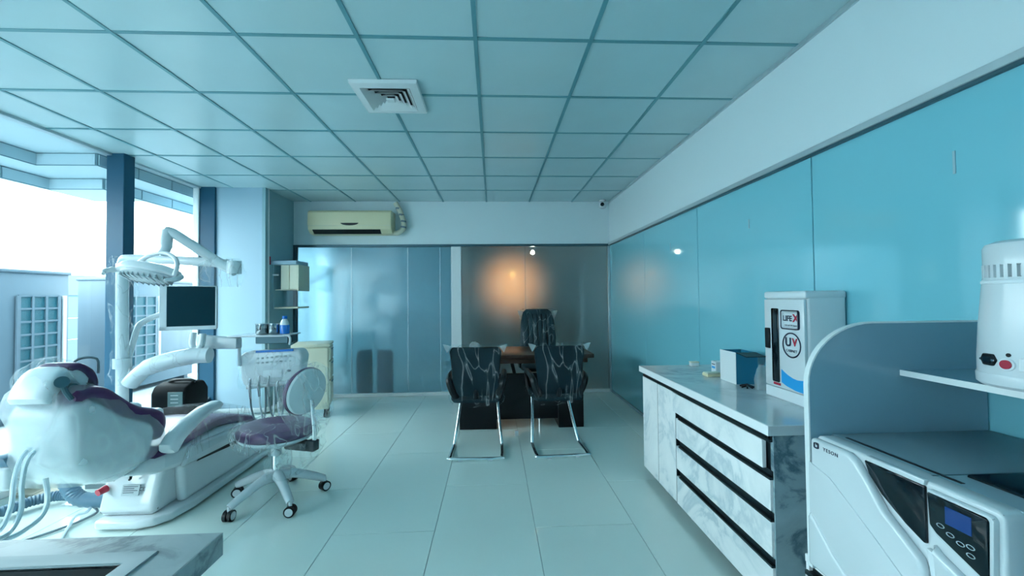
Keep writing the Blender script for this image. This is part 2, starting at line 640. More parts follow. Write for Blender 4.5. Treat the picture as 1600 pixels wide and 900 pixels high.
# ------------------------------------------------------------------ back wall over the frosted glass partition
wall_back = obj('wall_back', B().box(-2.72, XR, YB, YB + .12, 2.075, ZC + .03), 'wall', kind='structure')
window_1 = obj('window_1', B().box(-2.72, XR, YB - .015, YB + .06, 2.045, 2.078, .003, 1), 'dark_alu', kind='structure')
obj('sill_rail', B().box(-2.70, XR, YB - .012, YB + .05, 0, .045, .004, 1), 'white_metal', window_1)
obj('jamb', B().box(-2.72, -2.665, YB - .012, YB + .05, 0, 2.05, .003, 1), 'dark_alu', window_1)
obj('jamb', B().box(XR - .03, XR + .002, YB - .014, YB + .05, 0, 2.05, .003, 1), 'alu', window_1)
px_ = [-2.665, -1.934, -1.171, -.728, .454, XR - .03]
for a, b_ in zip(px_, px_[1:]):
    obj('frosted_pane', B().box(a + .002, b_ - .002, YB + .012, YB + .022, .045, 2.047), 'frosted', window_1)
obj('post', B().box(-.575, -.435, YB - .012, YB + .012, .045, 2.047, .003, 1), 'white_metal', window_1)
for x in px_[1:-1]:
    obj('joint_bead', B().box(x - .004, x + .004, YB + .008, YB + .026, .045, 2.047), 'alu', window_1)

# ------------------------------------------------------------------ rooms behind the frosted glass
wall_rear = obj('wall_rear', B().box(XL - .1, -.5, 8.7, 8.85, 0, ZC + .03), 'room_wall', kind='structure')
wall_rear_2 = obj('wall_rear_right', B().box(-.5, XR, 7.6, 7.75, 0, ZC + .03), 'room_brown', kind='structure')
part_wall = obj('wall_partition', B().box(-.585, -.435, 5.80, 8.9, 0, ZC + .03), 'room_wall', kind='structure')
trim_1 = obj('trim_1', B().box(-2.9, -.59, 8.64, 8.70, 1.66, 1.70), 'white_metal', kind='structure')

scrim = obj('daylight_scrim', B().box(XL + .03, XL + .034, 5.76, 8.69, .12, ZC), 'scrim')  # translucent sheet added to dim the daylight behind the frosted glass
tag(scrim, 'pale blind added to cut daylight into the room behind the frosted glass', 'scrim')
obj('scrim_bar', B().box(XL + .026, XL + .038, 5.76, 8.69, .09, .12), 'white_metal', scrim)

# ------------------------------------------------------------------ glazed facade on the left
window_2 = obj('window_2', B().box(XL - .10, XL + .10, YF, 4.985, 0, .19, .006, 1), 'white_metal', kind='structure')
obj('sill', B().box(XL - .10, XL + .13, YF, 4.985, .19, .215, .004, 1), 'white', window_2)
obj('head_rail', B().box(XL - .05, XL + .02, YF, 4.985, ZC - .018, ZC + .03, .003, 1), 'alu', window_2)
mull = [-.77, .38, 1.53, 2.68, 3.83]
for y in mull:
    obj('mullion', B().box(XL - .03, XL + .125, y, y + .115, .2, ZC + .004, .005, 1), 'mullion', window_2)
obj('mullion', B().box(XL - .0, -3.262, 4.955, 4.99, 0, ZC + .004, .004, 1), 'mullion', window_2)
obj('jamb', B().box(XL - .06, XL + .005, 4.94, 4.985, .2, ZC, .003, 1), 'white_metal', window_2)
ed = [YF] + mull + [4.96]
for a, b_ in zip(ed, ed[1:]):
    obj('glass_pane', B().box(XL - .022, XL - .014, a + (.1 if a > YF else 0), b_ + .01, .205, ZC - .015), 'glass', window_2)

# ------------------------------------------------------------------ outside
paving = obj('paving', B().box(-14, XL - .1, -10, 20, -.2, -.02), 'pave', kind='structure')
fence = thing('site_fence', 'long pale panelled fence standing behind the outdoor air conditioners', 'fence', (-7.3, 4, -.02))
for k, (z0, z1) in enumerate([(-.02, .32), (.325, .68), (.685, 1.05), (1.055, 1.42), (1.44, 1.80)]):
    for y0 in range(-6, 16, 4):
        obj('fence_panel', B().box(-7.33, -7.29 + (.012 if k == 4 else 0), y0 + .01, y0 + 3.99, z0, z1, .008, 1), 'fence', fence)
for y0 in range(-6, 19, 4):
    obj('post', B().box(-7.40, -7.33, y0 - .04, y0 + .04, -.02, 1.82, .005, 1), 'fence', fence)
obj('dark_channel', B().box(-7.325, -7.298, -6, 18, 1.418, 1.442), 'dark_alu', fence)
# stepped canopy over the facade
trim_2 = obj('trim_2', B().box(-4.07, XL - .05, -10, 3.83, ZC, 3.05).box(-3.55, XL - .05, 3.83, 9, ZC, 3.05), 'soffit', kind='structure')
obj('soffit', B().box(-4.38, -4.07, -10, 3.83, 2.56, 3.05).box(-4.38, -3.55, 3.83, 4.24, 2.56, 3.05).box(-3.86, -3.55, 4.24, 9, 2.56, 3.05), 'soffit', trim_2)
obj('soffit', B().box(-4.42, -4.38, -10, 4.24, 2.45, 3.05).box(-4.42, -3.86, 4.24, 4.75, 2.45, 3.05).box(-3.90, -3.86, 4.75, 9, 2.45, 3.05), 'soffit', trim_2)


def fascia(pts, z0, z1):
    """panels along the step, on a dark backing that shows in the joints"""
    for (xa, ya), (xb, yb) in zip(pts, pts[1:]):
        L = math.hypot(xb - xa, yb - ya)
        n = max(1, round(L / .42))
        d = Vector((xb - xa, yb - ya, 0)).normalized()
        nn = Vector((d.y, -d.x, 0))
        A, Z = Vector((xa, ya, 0)), Vector((xb, yb, 0))
        obj('joint_backing', B().prism([(p.x, p.y) for p in (A, Z, Z + nn * .004, A + nn * .004)], 'z', z0 - .002, z1), 'joint', trim_2)
        for k in range(n):
            p, q = A + d * (L * k / n + .008), A + d * (L * (k + 1) / n - .008)
            obj('fascia_panel', B().prism([(v.x, v.y) for v in (p, q, q + nn * .012, p + nn * .012)], 'z', z0 + .007, z1 - .010), 'fascia', trim_2)


F1 = [(-4.07, .2), (-4.07, 3.83), (-3.55, 3.83), (-3.55, 6.8)]
F2 = [(-4.38, .2), (-4.38, 4.24), (-3.86, 4.24), (-3.86, 6.8)]
fascia(F1, 2.56, ZC)
fascia(F2, 2.45, 2.56)


def condenser(label, y0, y1, zt, nc, nr, g0, g1):
    t = thing('outdoor_air_conditioner', label, 'air conditioner', (-5.55, (y0 + y1) / 2, -.02), group='outdoor units beyond the glazing')
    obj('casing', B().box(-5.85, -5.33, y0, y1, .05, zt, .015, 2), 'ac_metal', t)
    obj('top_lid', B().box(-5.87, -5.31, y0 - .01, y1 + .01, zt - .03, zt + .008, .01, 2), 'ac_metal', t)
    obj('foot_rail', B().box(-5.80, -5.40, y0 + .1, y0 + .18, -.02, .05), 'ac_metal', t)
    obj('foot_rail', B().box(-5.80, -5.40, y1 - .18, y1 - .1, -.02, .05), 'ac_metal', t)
    zg0, zg1 = .22, 1.41
    obj('condenser_coil', B().box(-5.335, -5.315, g0, g1, zg0, zg1), 'fins', t)
    gr = B()
    for k in range(nc + 1):
        y = g0 + (g1 - g0) * k / nc
        w_ = .012 if 0 < k < nc else .018
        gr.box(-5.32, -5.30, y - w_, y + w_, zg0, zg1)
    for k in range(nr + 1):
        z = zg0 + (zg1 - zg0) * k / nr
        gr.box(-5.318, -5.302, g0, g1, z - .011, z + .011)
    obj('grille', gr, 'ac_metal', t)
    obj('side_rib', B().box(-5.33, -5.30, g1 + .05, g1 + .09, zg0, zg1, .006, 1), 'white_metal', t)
    return t


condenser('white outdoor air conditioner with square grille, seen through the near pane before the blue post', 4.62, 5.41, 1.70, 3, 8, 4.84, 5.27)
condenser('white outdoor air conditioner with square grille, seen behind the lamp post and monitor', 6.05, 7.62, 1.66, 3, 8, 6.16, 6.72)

# ------------------------------------------------------------------ ceiling diffuser
t = thing('ceiling_diffuser', 'square white louvred air diffuser set in the tiled ceiling', 'air vent', (-.66, 2.70, ZC))
H = .20


def frame_ring(b, h0, h1, z0, z1):
    """square ring sloping from half-size h0 at z0 to h1 at z1, thin"""
    q = [(-1, -1), (1, -1), (1, 1), (-1, 1)]
    th = .004
    rr = []
    for h, z in ((h0, z0), (h1, z1), (h1 - th, z1 + th), (h0 - th, z0 + th)):
        rr.append([Vector((-.66 + sx * h, 2.70 + sy * h, z)) for sx, sy in q])
    b.rings(rr, caps=False, closed=True)


b = B()
frame_ring(b, .205, .155, ZC - .022, ZC - .030)
frame_ring(b, .207, .203, ZC - .002, ZC - .024)
obj('frame', b, 'white_metal', t)
for k, h in enumerate((.150, .118, .086, .054)):
    b = B()
    frame_ring(b, h, h - .030, ZC - .030, ZC - .002)
    obj('louvre', b, 'white_metal', t)
obj('centre_plate', B().lathe([(.001, ZC - .034), (.034, ZC - .033), (.036, ZC - .028), (.001, ZC - .026)], 4, Matrix.Translation((-.66, 2.70, 0)) @ Matrix.Rotation(PI / 4, 4, 'Z')), 'white_metal', t)
obj('duct_plate', B().box(-.66 - .16, -.66 + .16, 2.54, 2.86, ZC - .003, ZC - .001), 'black', t)

# ------------------------------------------------------------------ wall air conditioner
t = thing('wall_air_conditioner', 'cream split air conditioner mounted on the wall above the frosted glass', 'air conditioner', (-1.875, 5.69, 2.2))
prof = [(5.694, 2.20), (5.60, 2.195), (5.53, 2.205), (5.472, 2.25), (5.455, 2.33), (5.458, 2.48), (5.49, 2.508), (5.694, 2.508)]
obj('body', B().prism(prof, 'x', -2.42, -1.335, .012, 2), 'offwhite', t)
obj('air_outlet', B().prism([(5.53, 2.200), (5.469, 2.247), (5.474, 2.254), (5.54, 2.21)], 'x', -2.36, -1.48), 'black', t)
obj('front_seam', B().box(-2.41, -1.345, 5.452, 5.457, 2.30, 2.304), 'offwhite_cool', t)
mk = [(-1.875 + .115 * math.cos(a), 2.335 - .035 * math.sin(a)) for a in [PI * k / 10 for k in range(11)]] + [(-1.875 + .06 * x, 2.33 - .006) for x in (-1, 0, 1)]
obj('display_mark', B().prism([(-1.875 + .115 * math.cos(PI * k / 10), 2.335 - .032 * math.sin(PI * k / 10)) for k in range(11)], 'y', 5.448, 5.458), 'black', t)
b = B().tube(smooth([(-1.310, 5.600, 2.634), (-1.250, 5.600, 2.520), (-1.207, 5.600, 2.389), (-1.208, 5.600, 2.285), (-1.277, 5.600, 2.224), (-1.371, 5.600, 2.224)], 6), .033, 10)
obj('pipe_sleeve', b, 'offwhite_cool', t)
for k, (px, zz) in enumerate([(-1.276, 5.600, 2.555)[0::2], (-1.233, 5.600, 2.468)[0::2], (-1.207, 5.600, 2.380)[0::2], (-1.208, 5.600, 2.302)[0::2]]):
    obj('pipe_band', B().cyl((px, 5.6, zz - .012), (px + .004, 5.6, zz + .012), .037, 10), 'cable', t)

# ------------------------------------------------------------------ security camera
t = thing('security_camera', 'small white dome security camera on the ceiling in the back right corner', 'camera', (1.53, 5.58, ZC))
obj('mount', B().lathe([(.045, ZC - .002), (.045, ZC - .02), (.03, ZC - .028)], 20, Matrix.Translation((1.53, 5.58, 0))), 'white', t)
obj('ball', B().lathe([(.02, -.05), (.04, -.042), (.05, -.02), (.05, .01), (.045, .03), (.02, .045)], 20, Matrix.Translation((1.53, 5.58, ZC - .07))), 'white', t)
obj('lens', B().cyl((1.52, 5.55, ZC - .07), (1.51, 5.525, ZC - .072), .026, 16), 'black_gloss', t)

# ------------------------------------------------------------------ behind the glass
for k, x in enumerate((-1.81, -1.52)):
    t = thing('storage_drum', ['dark blue drum standing behind frosted glass, beside the stool back', 'dark blue drum behind frosted glass, nearer to the two visitor chairs'][k], 'drum', (x, 5.86, 0), group='blurred drums behind the glass')
    obj('body', B().lathe([(.095, 0), (.11, .01), (.11, .56), (.10, .58)], 20, Matrix.Translation((x, 5.86, 0))), 'jean', t)
    obj('lid', B().lathe([(.105, .58), (.105, .60), (.09, .61), (.001, .61)], 20, Matrix.Translation((x, 5.86, 0))), 'jean', t)
t = thing('reflection_bar', 'thin diagonal rail standing in for a line reflected in the frosted glass', 'rail', (-2.7, 7.2, 0))  # bar added in place of a diagonal reflection in the glass
obj('rail', B().tube([(-3.25, 7.2, 1.56), (-2.2, 7.2, 2.16)], .016, 8), 'dark_alu', t)
for x, z in ((-3.2, 1.585), (-2.25, 2.13)):
    obj('post', B().cyl((x, 7.2, 0), (x, 7.2, z), .012, 8), 'room_wall', t)
t = thing('pendant_light', 'tiny lit white pendant bulb glowing behind the frosted glass', 'light', (.58, 5.9, ZC))
obj('cord', B().cyl((.58, 5.9, 2.01), (.58, 5.9, ZC + .03), .003, 6), 'dark_alu', t)
obj('led_disc', B().lathe([(.002, 1.955), (.022, 1.962), (.028, 1.98), (.015, 2.01)], 16, Matrix.Translation((.58, 5.9, 0))), 'led', t)
t = thing('wall_lamp', 'warm orange lamp glowing on the wall behind the frosted glass', 'lamp', (.36, 7.6, 1.65))
obj('bracket', B().box(.34, .38, 7.50, 7.6, 1.80, 1.83, .005, 1), 'offwhite', t)
obj('lamp_shade', B().lathe([(.03, 1.83), (.05, 1.77), (.055, 1.74)], 20, Matrix.Translation((.36, 7.50, 0))), 'offwhite', t)
bulb = obj('bulb', B().lathe([(.005, 1.715), (.025, 1.722), (.032, 1.74), (.02, 1.77)], 16, Matrix.Translation((.36, 7.50, 0))), emitter('warm_bulb', (1., .50, .16), .5), t)
ld = bpy.data.lights.new('wall_lamp_light', 'SPOT')
ld.energy = 32
ld.color = (1., .50, .20)
ld.spot_size = 1.9
ld.spot_blend = .9
ld.shadow_soft_size = .04
lo = bpy.data.objects.new('wall_lamp_light', ld)
COL.objects.link(lo)
lo.parent = t
lo.location = Vector((.36, 6.9, 1.62)) - Vector((.36, 7.6, 1.65))
lo.rotation_euler = (math.radians(86), 0, 0)

# ------------------------------------------------------------------ desk
t = thing('desk', 'dark brown office desk with black panels behind the visitor chairs', 'desk', (.28, 4.5, 0))
obj('desk_top', B().box(-.42, 1.02, 4.12, 4.85, .715, .755, .006, 2), 'wood', t)
obj('apron', B().box(-.36, .96, 4.16, 4.18, .665, .715), 'wood', t)
obj('pedestal', B().box(-.35, .03, 4.19, 4.78, .0, .54, .005, 1), 'wood_black', t)
obj('pedestal', B().box(.66, .92, 4.19, 4.78, .0, .54, .005, 1), 'wood_black', t)
obj('modesty_panel', B().box(.03, .66, 4.21, 4.235, .09, .555, .004, 1), 'wood_black', t)
for x0, x1 in ((.20, .25), (-.30, -.34), (.88, .92)):
    obj('riser', B().prism([(x0, .54), (x0 + .035, .54), (x1 + .035 - .08, .67), (x1 - .08, .67)] if x0 == .2 else [(x0, .54), (x1, .54), (x1, .67), (x0, .67)], 'y', 4.30, 4.34), 'black', t)
t = thing('crumpled_bag', 'small crumpled clear plastic bag on the desk behind the left visitor chair', 'bag', (-.21, 4.45, .755))
obj('film', B().bag(lerp_specs([(-.21, 4.45, .86, .015, .012), (-.205, 4.45, .83, .045, .03), (-.21, 4.45, .79, .05, .04), (-.21, 4.45, .757, .055, .045)], 3), 20, .8, .018, 22), 'film_thick', t)
t = thing('white_plug', 'small white plug lying on the floor under the desk', 'plug', (.22, 3.98, 0))
obj('body', B().box(.20, .235, 3.96, 3.99, 0, .05, .006, 2), 'white', t)


# ------------------------------------------------------------------ visitor chairs (own coordinates: front is +y, origin under the seat)
def visitor_chair(label, loc, rz):
    t = thing('visitor_chair', label, 'chair', loc, rz, 'wrapped visitor chairs at the desk')
    r = .0145
    w = .215
    half = [(w - .03, -.335, .0145), (w, -.30, .0145), (w, -.04, .0145), (w - .004, .0, .035), (w - .028, .14, .235), (w - .045, .262, .405), (w - .05, .24, .435), (w - .05, .0, .438), (w - .06, -.03, .438)]
    path = half + [(-x, y, z) for x, y, z in half[::-1]]
    obj('sled_frame', B().tube(smooth(path, 4, True), r, 10, closed=True), 'chrome', t)
    for x in (-.12, .12):
        obj('foot_pad', B().box(x - .02, x + .02, -.352, -.318, 0, .016, .003, 1), 'white', t)
    obj('seat', B().pad([(-.22, .455), (-.12, .462), (.08, .470), (.20, .468), (.27, .445)], [.42, .45, .47, .46, .40], [.05, .07, .08, .07, .05], 0, .45, 24), 'black_mesh', t)
    obj('backrest', B().pad([(-.195, .50), (-.225, .58), (-.235, .68), (-.225, .78), (-.235, .88), (-.25, .915)], [.32, .37, .40, .42, .44, .43], [.03, .035, .035, .03, .03, .025], 0, .35, 24), 'black_mesh', t)
    obj('back_bracket', B().tube(smooth([(0, .05, .425), (0, -.14, .43), (0, -.2, .5), (0, -.215, .62)], 5), .024, 8), 'black', t)
    for s in (-1, 1):
        obj('armrest', B().tube(smooth([(s * .165, -.16, .45), (s * .205, -.20, .54), (s * .228, -.21, .62), (s * .236, -.13, .65), (s * .238, .06, .65), (s * .236, .13, .63), (s * .225, .10, .52), (s * .205, .06, .445)], 5), [.030] * 12 + [.026] * 24, 8), 'black', t)
    # clear bag pulled over the back, corners flared, gathered at the bottom
    cv = [(0, -.250, .945, .232, .012), (0, -.248, .925, .238, .026), (0, -.240, .88, .228, .034), (0, -.235, .80, .218, .036), (0, -.235, .72, .205, .038), (0, -.238, .66, .198, .040),
          (0, -.232, .60, .180, .040), (0, -.224, .54, .172, .042), (0, -.215, .49, .176, .04), (0, -.215, .465, .19, .035)]
    obj('plastic_cover', B().bag(lerp_specs(cv, 3), 44, .35, .014, 8, loc[0]), 'film_dark', t, label='clear plastic bag pulled over the backrest')
    cv = [(0, .03, .512, .19, .22), (0, .03, .505, .225, .26), (0, .03, .47, .245, .285), (0, .02, .43, .235, .275), (0, .02, .405, .215, .25)]
    obj('seat_cover', B().bag(lerp_specs(cv, 2), 40, .45, .016, 9, loc[0] + 3), 'film_dark', t, label='clear plastic wrapped round the seat')
    for s in (-1, 1):
        obj('bag_corner', B().rings([[Vector((s * .205, -.252, .925)), Vector((s * .24, -.25, .87)), Vector((s * .275, -.255, .945)), Vector((s * .24, -.256, .938))],
                                     [Vector((s * .205, -.246, .925)), Vector((s * .24, -.244, .87)), Vector((s * .275, -.252, .945)), Vector((s * .24, -.25, .938))]]), 'film_thick', t)
    return t


visitor_chair('black visitor chair in clear plastic on a chrome sled, before the white partition post', (-.145, 3.735, 0), math.radians(-1.5))
visitor_chair('black visitor chair in clear plastic on a chrome sled, before the executive chair', (.555, 3.745, 0), math.radians(3))

# ------------------------------------------------------------------ executive chair (front faces the camera)
ex, ey = .585, 5.18
t = thing('executive_chair', 'high-backed black leather office chair in plastic behind the desk', 'chair', (ex, ey, 0))
for k in range(5):
    a = 2 * PI * k / 5 + .3
    c_, s_ = math.cos(a), math.sin(a)
    lg = obj('base_arm', B().tube([(ex + .03 * c_, ey + .03 * s_, .12), (ex + .17 * c_, ey + .17 * s_, .10), (ex + .28 * c_, ey + .28 * s_, .075)], [.03, .022, .016], 8), 'black', t)
    tx, ty = ex + .28 * c_, ey + .28 * s_
    obj('caster', B().cyl((tx - s_ * .022, ty + c_ * .022, .028), (tx + s_ * .022, ty - c_ * .022, .028), .027, 14), 'black', lg)
obj('column', B().cyl((ex, ey, .10), (ex, ey, .42), .027, 14), 'chrome', t)
obj('seat', B().pad([(ey - .27, .46), (ey - .2, .485), (ey, .48), (ey + .2, .47), (ey + .24, .46)], [.42, .50, .52, .48, .44], [.08, .11, .12, .11, .08], ex, .5, 24), 'leather', t)
obj('backrest', B().pad([(ey + .14, .50), (ey + .18, .60), (ey + .17, .80), (ey + .22, 1.02), (ey + .27, 1.13), (ey + .29, 1.17)], [.42, .46, .47, .44, .38, .32], [.06, .09, .09, .08, .07, .05], ex, .45, 28), 'leather', t)
for k in range(6):
    x = ex - .15 + .06 * k
    obj('back_rib', B().pad([(ey + .13, .62), (ey + .115, .80), (ey + .165, 1.02), (ey + .205, 1.11)], .052, .03, x, .7, 12), 'leather', t)
for s in (-1, 1):
    obj('armrest', B().tube(smooth([(ex + s * .25, ey + .14, .48), (ex + s * .29, ey + .12, .64), (ex + s * .29, ey - .12, .66), (ex + s * .28, ey - .2, .60), (ex + s * .25, ey - .12, .48)], 5), .026, 8), 'black', t)
cv = [(ex, ey + .27, 1.185, .20, .05), (ex, ey + .25, 1.165, .235, .08), (ex, ey + .23, 1.10, .235, .09), (ex, ey + .19, .98, .242, .09), (ex, ey + .15, .82, .248, .09), (ex, ey + .16, .66, .25, .09)]
obj('plastic_cover', B().bag(lerp_specs(cv, 3), 40, .4, .018, 8, 2), 'film_dark', t, label='clear plastic bag over the high back')
for s in (-1, 1):
    obj('bag_corner', B().rings([[Vector((ex + s * .19, ey + .20, 1.15)), Vector((ex + s * .225, ey + .2, 1.05)), Vector((ex + s * .265, ey + .19, 1.16))], [Vector((ex + s * .19, ey + .21, 1.15)), Vector((ex + s * .225, ey + .21, 1.05)), Vector((ex + s * .265, ey + .2, 1.16))]]), 'film_thick', t)

# ------------------------------------------------------------------ long marble counter on the right
Y0, Y1, XF = 1.625, 3.045, 1.12
t = thing('counter_cabinet', 'long white marble cabinet with doors and drawers along the teal glass wall', 'cabinet', (1.38, 2.33, 0))
obj('carcass', B().box(XF + .02, XR - .005, Y0 + .018, Y1 - .006, .06, .768).box(XF + .004, XF + .03, Y0 + .02, Y1 - .01, .735, .768), 'handle_black', t)
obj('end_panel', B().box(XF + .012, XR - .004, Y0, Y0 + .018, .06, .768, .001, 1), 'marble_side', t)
obj('end_panel', B().box(XF + .012, XR - .004, Y1 - .006, Y1 + .006, .06, .768, .001, 1), 'marble', t)
for y in (Y0 + .12, 2.42, 2.78, Y1 - .06):
    for x in (XF + .07, XR - .1):
        obj('leg', B().lathe([(.018, 0), (.022, .006), (.016, .012), (.016, .062)], 12, Matrix.Translation((x, y, 0))), 'white', t)
for y in (2.498, 2.773):
    obj('gap_shade_strip', B().box(XF + .002, XF + .02, y - .005, y + .005, .066, .735), 'handle_black', t)  # dark strips paint in the shadow lines between the doors
for a, b_ in ((2.777, Y1), (2.502, 2.769)):
    obj('door', B().box(XF, XF + .018, a, b_, .066, .735, .0012, 1), 'marble', t)
for k, (z0, z1, ye) in enumerate(((.618, .735, Y0 + .045), (.458, .583, Y0 + .008), (.275, .414, Y0 + .006), (.064, .230, Y0 + .004))):
    xo = XF - (.0 if k else .006)
    dr = obj('drawer', B().box(xo, xo + .018, ye, 2.494 if k else 2.52, z0, z1, .0012, 1), 'marble', t)
    obj('handle', B().box(XF - .004, XF + .014, Y0 + .004, 2.455, z1 + .001, z1 + .012, .001, 1).box(XF + .012, XF + .016, Y0 + .004, 2.455, z1, z1 + (.036 if k else .03)), 'handle_black', dr, label='black recessed handle strip')
obj('finger_rail', B().box(XF - .002, XF + .016, Y0 + .03, Y1 - .01, .738, .752, .002, 1), 'handle_black', t)
t = thing('worktop', 'glossy grey marble worktop with white edge on the long counter', 'worktop', (1.38, 2.33, .77))
obj('slab', B().box(1.102, XR - .001, Y0 - .02, Y1 + .012, .770, .811, .002, 1), 'marble_top', t)
obj('front_edge', B().box(1.097, 1.102, Y0 - .02, Y1 + .012, .770, .8105, .001, 1), 'marble_edge', t)

# ------------------------------------------------------------------ things on the counter
ZT = .811
t = thing('uv_cabinet', 'tall white cabinet with dark slot window and round emblem on the counter', 'cabinet', (1.54, 1.97, ZT))
ux, uy0, uy1, uz = 1.442, 1.832, 2.118, 1.352
obj('body', B().box(ux + .014, XR - .006, uy0, uy1, ZT + .002, uz, .012, 3), 'shell', t)
obj('top_cap', B().box(ux, XR - .004, uy0 - .003, uy1 + .003, uz - .036, uz + .002, .012, 3), 'shell', t)
obj('plinth', B().box(ux, XR - .008, uy0, uy1, ZT, ZT + .055, .003, 1), 'shell', t)
dr = obj('door', B().box(ux - .002, ux + .014, uy0 + .004, uy1 - .004, ZT + .058, uz - .038, .004, 2), 'white', t)
obj('slot_window', B().box(ux - .004, ux + .0, 2.005, 2.055, .895, 1.268, .006, 2), 'black_gloss', dr)
obj('handle', B().box(ux - .010, ux - .001, 2.068, 2.104, 1.06, 1.165, .003, 1), 'black', dr)
obj('red_mark', B().box(ux - .0042, ux - .002, 2.00, 2.05, .880, .892), 'red', dr)
wave = [(1.838, .873), (1.838, .930)] + [(1.838 + .155 * k / 10, .930 + .028 * math.sin(-PI * .15 + PI * 1.15 * (k / 10) ** 1.6 - PI * .35)) for k in range(1, 11)] + [(1.993, .905)]
obj('blue_wave', B().prism([(1.838, .874), (1.838, .936), (1.862, .932), (1.888, .930), (1.915, .933), (1.945, .942), (1.97, .953), (1.993, .965), (1.993, .900), (1.96, .888), (1.90, .877)], 'x', ux - .0035, ux - .001), 'cyan', dr)
lb = obj('name_plate', B().box(ux - .0032, ux - .0012, 1.862, 1.978, 1.168, 1.262, .012, 3), 'ink', dr)
obj('plate_face', B().box(ux - .004, ux - .002, 1.867, 1.973, 1.173, 1.257, .010, 3), 'white', lb)


def decal(name, body, size, m, y, z, bold=0., parent=dr, x=None):
    """flat lettering on a face that looks to -x, centred on (y,z)"""
    return text(name, body, size, m, parent, (x if x is not None else ux - .0046, y, z), FACE_LEFT, .0004, bold)


decal('lettering', 'LIFE', .036, 'ink', 1.941, 1.220, .0012)
decal('lettering_accent', 'X', .050, 'ink_red', 1.886, 1.222, .0020)
decal('small_print', 'Love and Life Support', .0095, 'ink', 1.917, 1.188)
rg = B()
rr = [[Vector((ux - .0036, 1.918 + r_ * math.cos(2 * PI * k / 32), 1.092 + r_ * math.sin(2 * PI * k / 32))) for k in range(32)] for r_ in (.062, .055)]
rg.rings([rr[0], [p - Vector((.001, 0, 0)) for p in rr[0]], [p - Vector((.001, 0, 0)) for p in rr[1]], rr[1]], False, True)
obj('emblem_ring', rg, 'ink', dr)
decal('emblem_letter', 'U', .058, 'ink', 1.939, 1.104, .002)
decal('emblem_letter_red', 'V', .050, 'ink_red', 1.896, 1.106, .002)
decal('emblem_word', 'CABINET', .018, 'ink', 1.918, 1.064)

t = thing('open_box', 'blue open carton with a white side, beside the tall white cabinet', 'box', (1.50, 2.44, ZT))
obj('front_side', B().box(1.428, 1.56, 2.358, 2.362, ZT, ZT + .185, .001, 1), 'box_blue', t)
obj('back_side', B().box(1.428, 1.56, 2.516, 2.52, ZT, ZT + .185, .001, 1), 'box_blue', t)
obj('white_side', B().box(1.424, 1.428, 2.356, 2.522, ZT, ZT + .187, .001, 1), 'white_metal', t)
obj('inner_side', B().box(1.556, 1.56, 2.362, 2.516, ZT, ZT + .185), 'box_blue', t)
obj('base_board', B().box(1.428, 1.556, 2.362, 2.516, ZT, ZT + .004), 'box_blue', t)
obj('flap', B().prism([(2.36, ZT + .183), (2.36, ZT + .187), (2.26, ZT + .176), (2.26, ZT + .172)], 'x', 1.43, 1.55), 'black', t)
t = thing('pouch', 'clear plastic pouch standing between the blue carton and the white cabinet', 'pouch', (1.50, 2.22, ZT))
obj('film', B().bag(lerp_specs([(1.50, 2.235, ZT + .135, .012, .012), (1.50, 2.23, ZT + .11, .03, .02), (1.49, 2.225, ZT + .05, .035, .03), (1.49, 2.225, ZT + .001, .035, .03)], 3), 20, .7, .008, 20), 'film_thick', t)
t = thing('cable_clip', 'tangle of black clips lying on the worktop before the blue carton', 'clip', (1.44, 2.27, ZT))
for k in range(4):
    a = k * .8
    obj('clip_leg', B().tube([(1.435 + .03 * math.cos(a), 2.27 + .045 * math.sin(a), ZT + .006), (1.437, 2.27, ZT + .013 + .002 * k), (1.435 - .035 * math.cos(a + .2), 2.27 - .04 * math.sin(a + .2), ZT + .006)], .005, 6), 'black', t)
t = thing('medicine_carton', 'little white carton with dark print standing behind the flat pale tin', 'box', (1.52, 2.75, ZT))
obj('carton', B().box(1.495, 1.56, 2.70, 2.76, ZT, ZT + .078, .002, 1), 'white_metal', t)
obj('print_band', B().box(1.4935, 1.497, 2.71, 2.75, ZT + .03, ZT + .045), 'cyan', t)
obj('print_band', B().box(1.4935, 1.497, 2.71, 2.75, ZT + .055, ZT + .061), 'ink', t)
t = thing('flat_tin', 'flat pale slab lying on the worktop beside the blue carton', 'tin', (1.42, 2.62, ZT))
obj('body', B().box(1.375, 1.475, 2.585, 2.655, ZT, ZT + .017, .004, 2), 'offwhite', t)
obj('lid', B().box(1.378, 1.472, 2.588, 2.652, ZT + .017, ZT + .024, .003, 2), 'offwhite_cool', t)
t = thing('small_tub', 'tiny white tub alone at the far end of the worktop', 'tub', (1.49, 3.0, ZT))
obj('body', B().box(1.465, 1.525, 2.98, 3.02, ZT, ZT + .026, .005, 2), 'white_metal', t)
obj('lid', B().box(1.463, 1.527, 2.978, 3.022, ZT + .026, ZT + .034, .003, 1), 'offwhite_cool', t)

# ------------------------------------------------------------------ low cabinet, shelf stand, autoclave, distiller
t = thing('low_cabinet', 'low white cabinet with black handle strip under the steriliser', 'cabinet', (1.36, .95, 0))
obj('carcass', B().box(1.075, XR - .005, .45, 1.36, .06, .425), 'handle_black', t)
obj('end_panel', B().box(1.062, XR - .004, 1.36, 1.374, .06, .43, .001, 1), 'marble', t)
obj('drawer', B().box(1.055, 1.075, .45, 1.37, .066, .385, .0012, 1), 'marble', t)
obj('handle', B().box(1.053, 1.077, .45, 1.37, .387, .402, .002, 1), 'handle_black', t)
obj('top_board', B().box(1.06, XR - .003, .45, 1.376, .425, .452, .002, 1), 'marble_edge', t)
for y in (.55, 1.30):
    for x in (1.12, 1.58):
        obj('leg', B().lathe([(.018, 0), (.022, .006), (.016, .012), (.016, .062)], 12, Matrix.Translation((x, y, 0))), 'white', t)

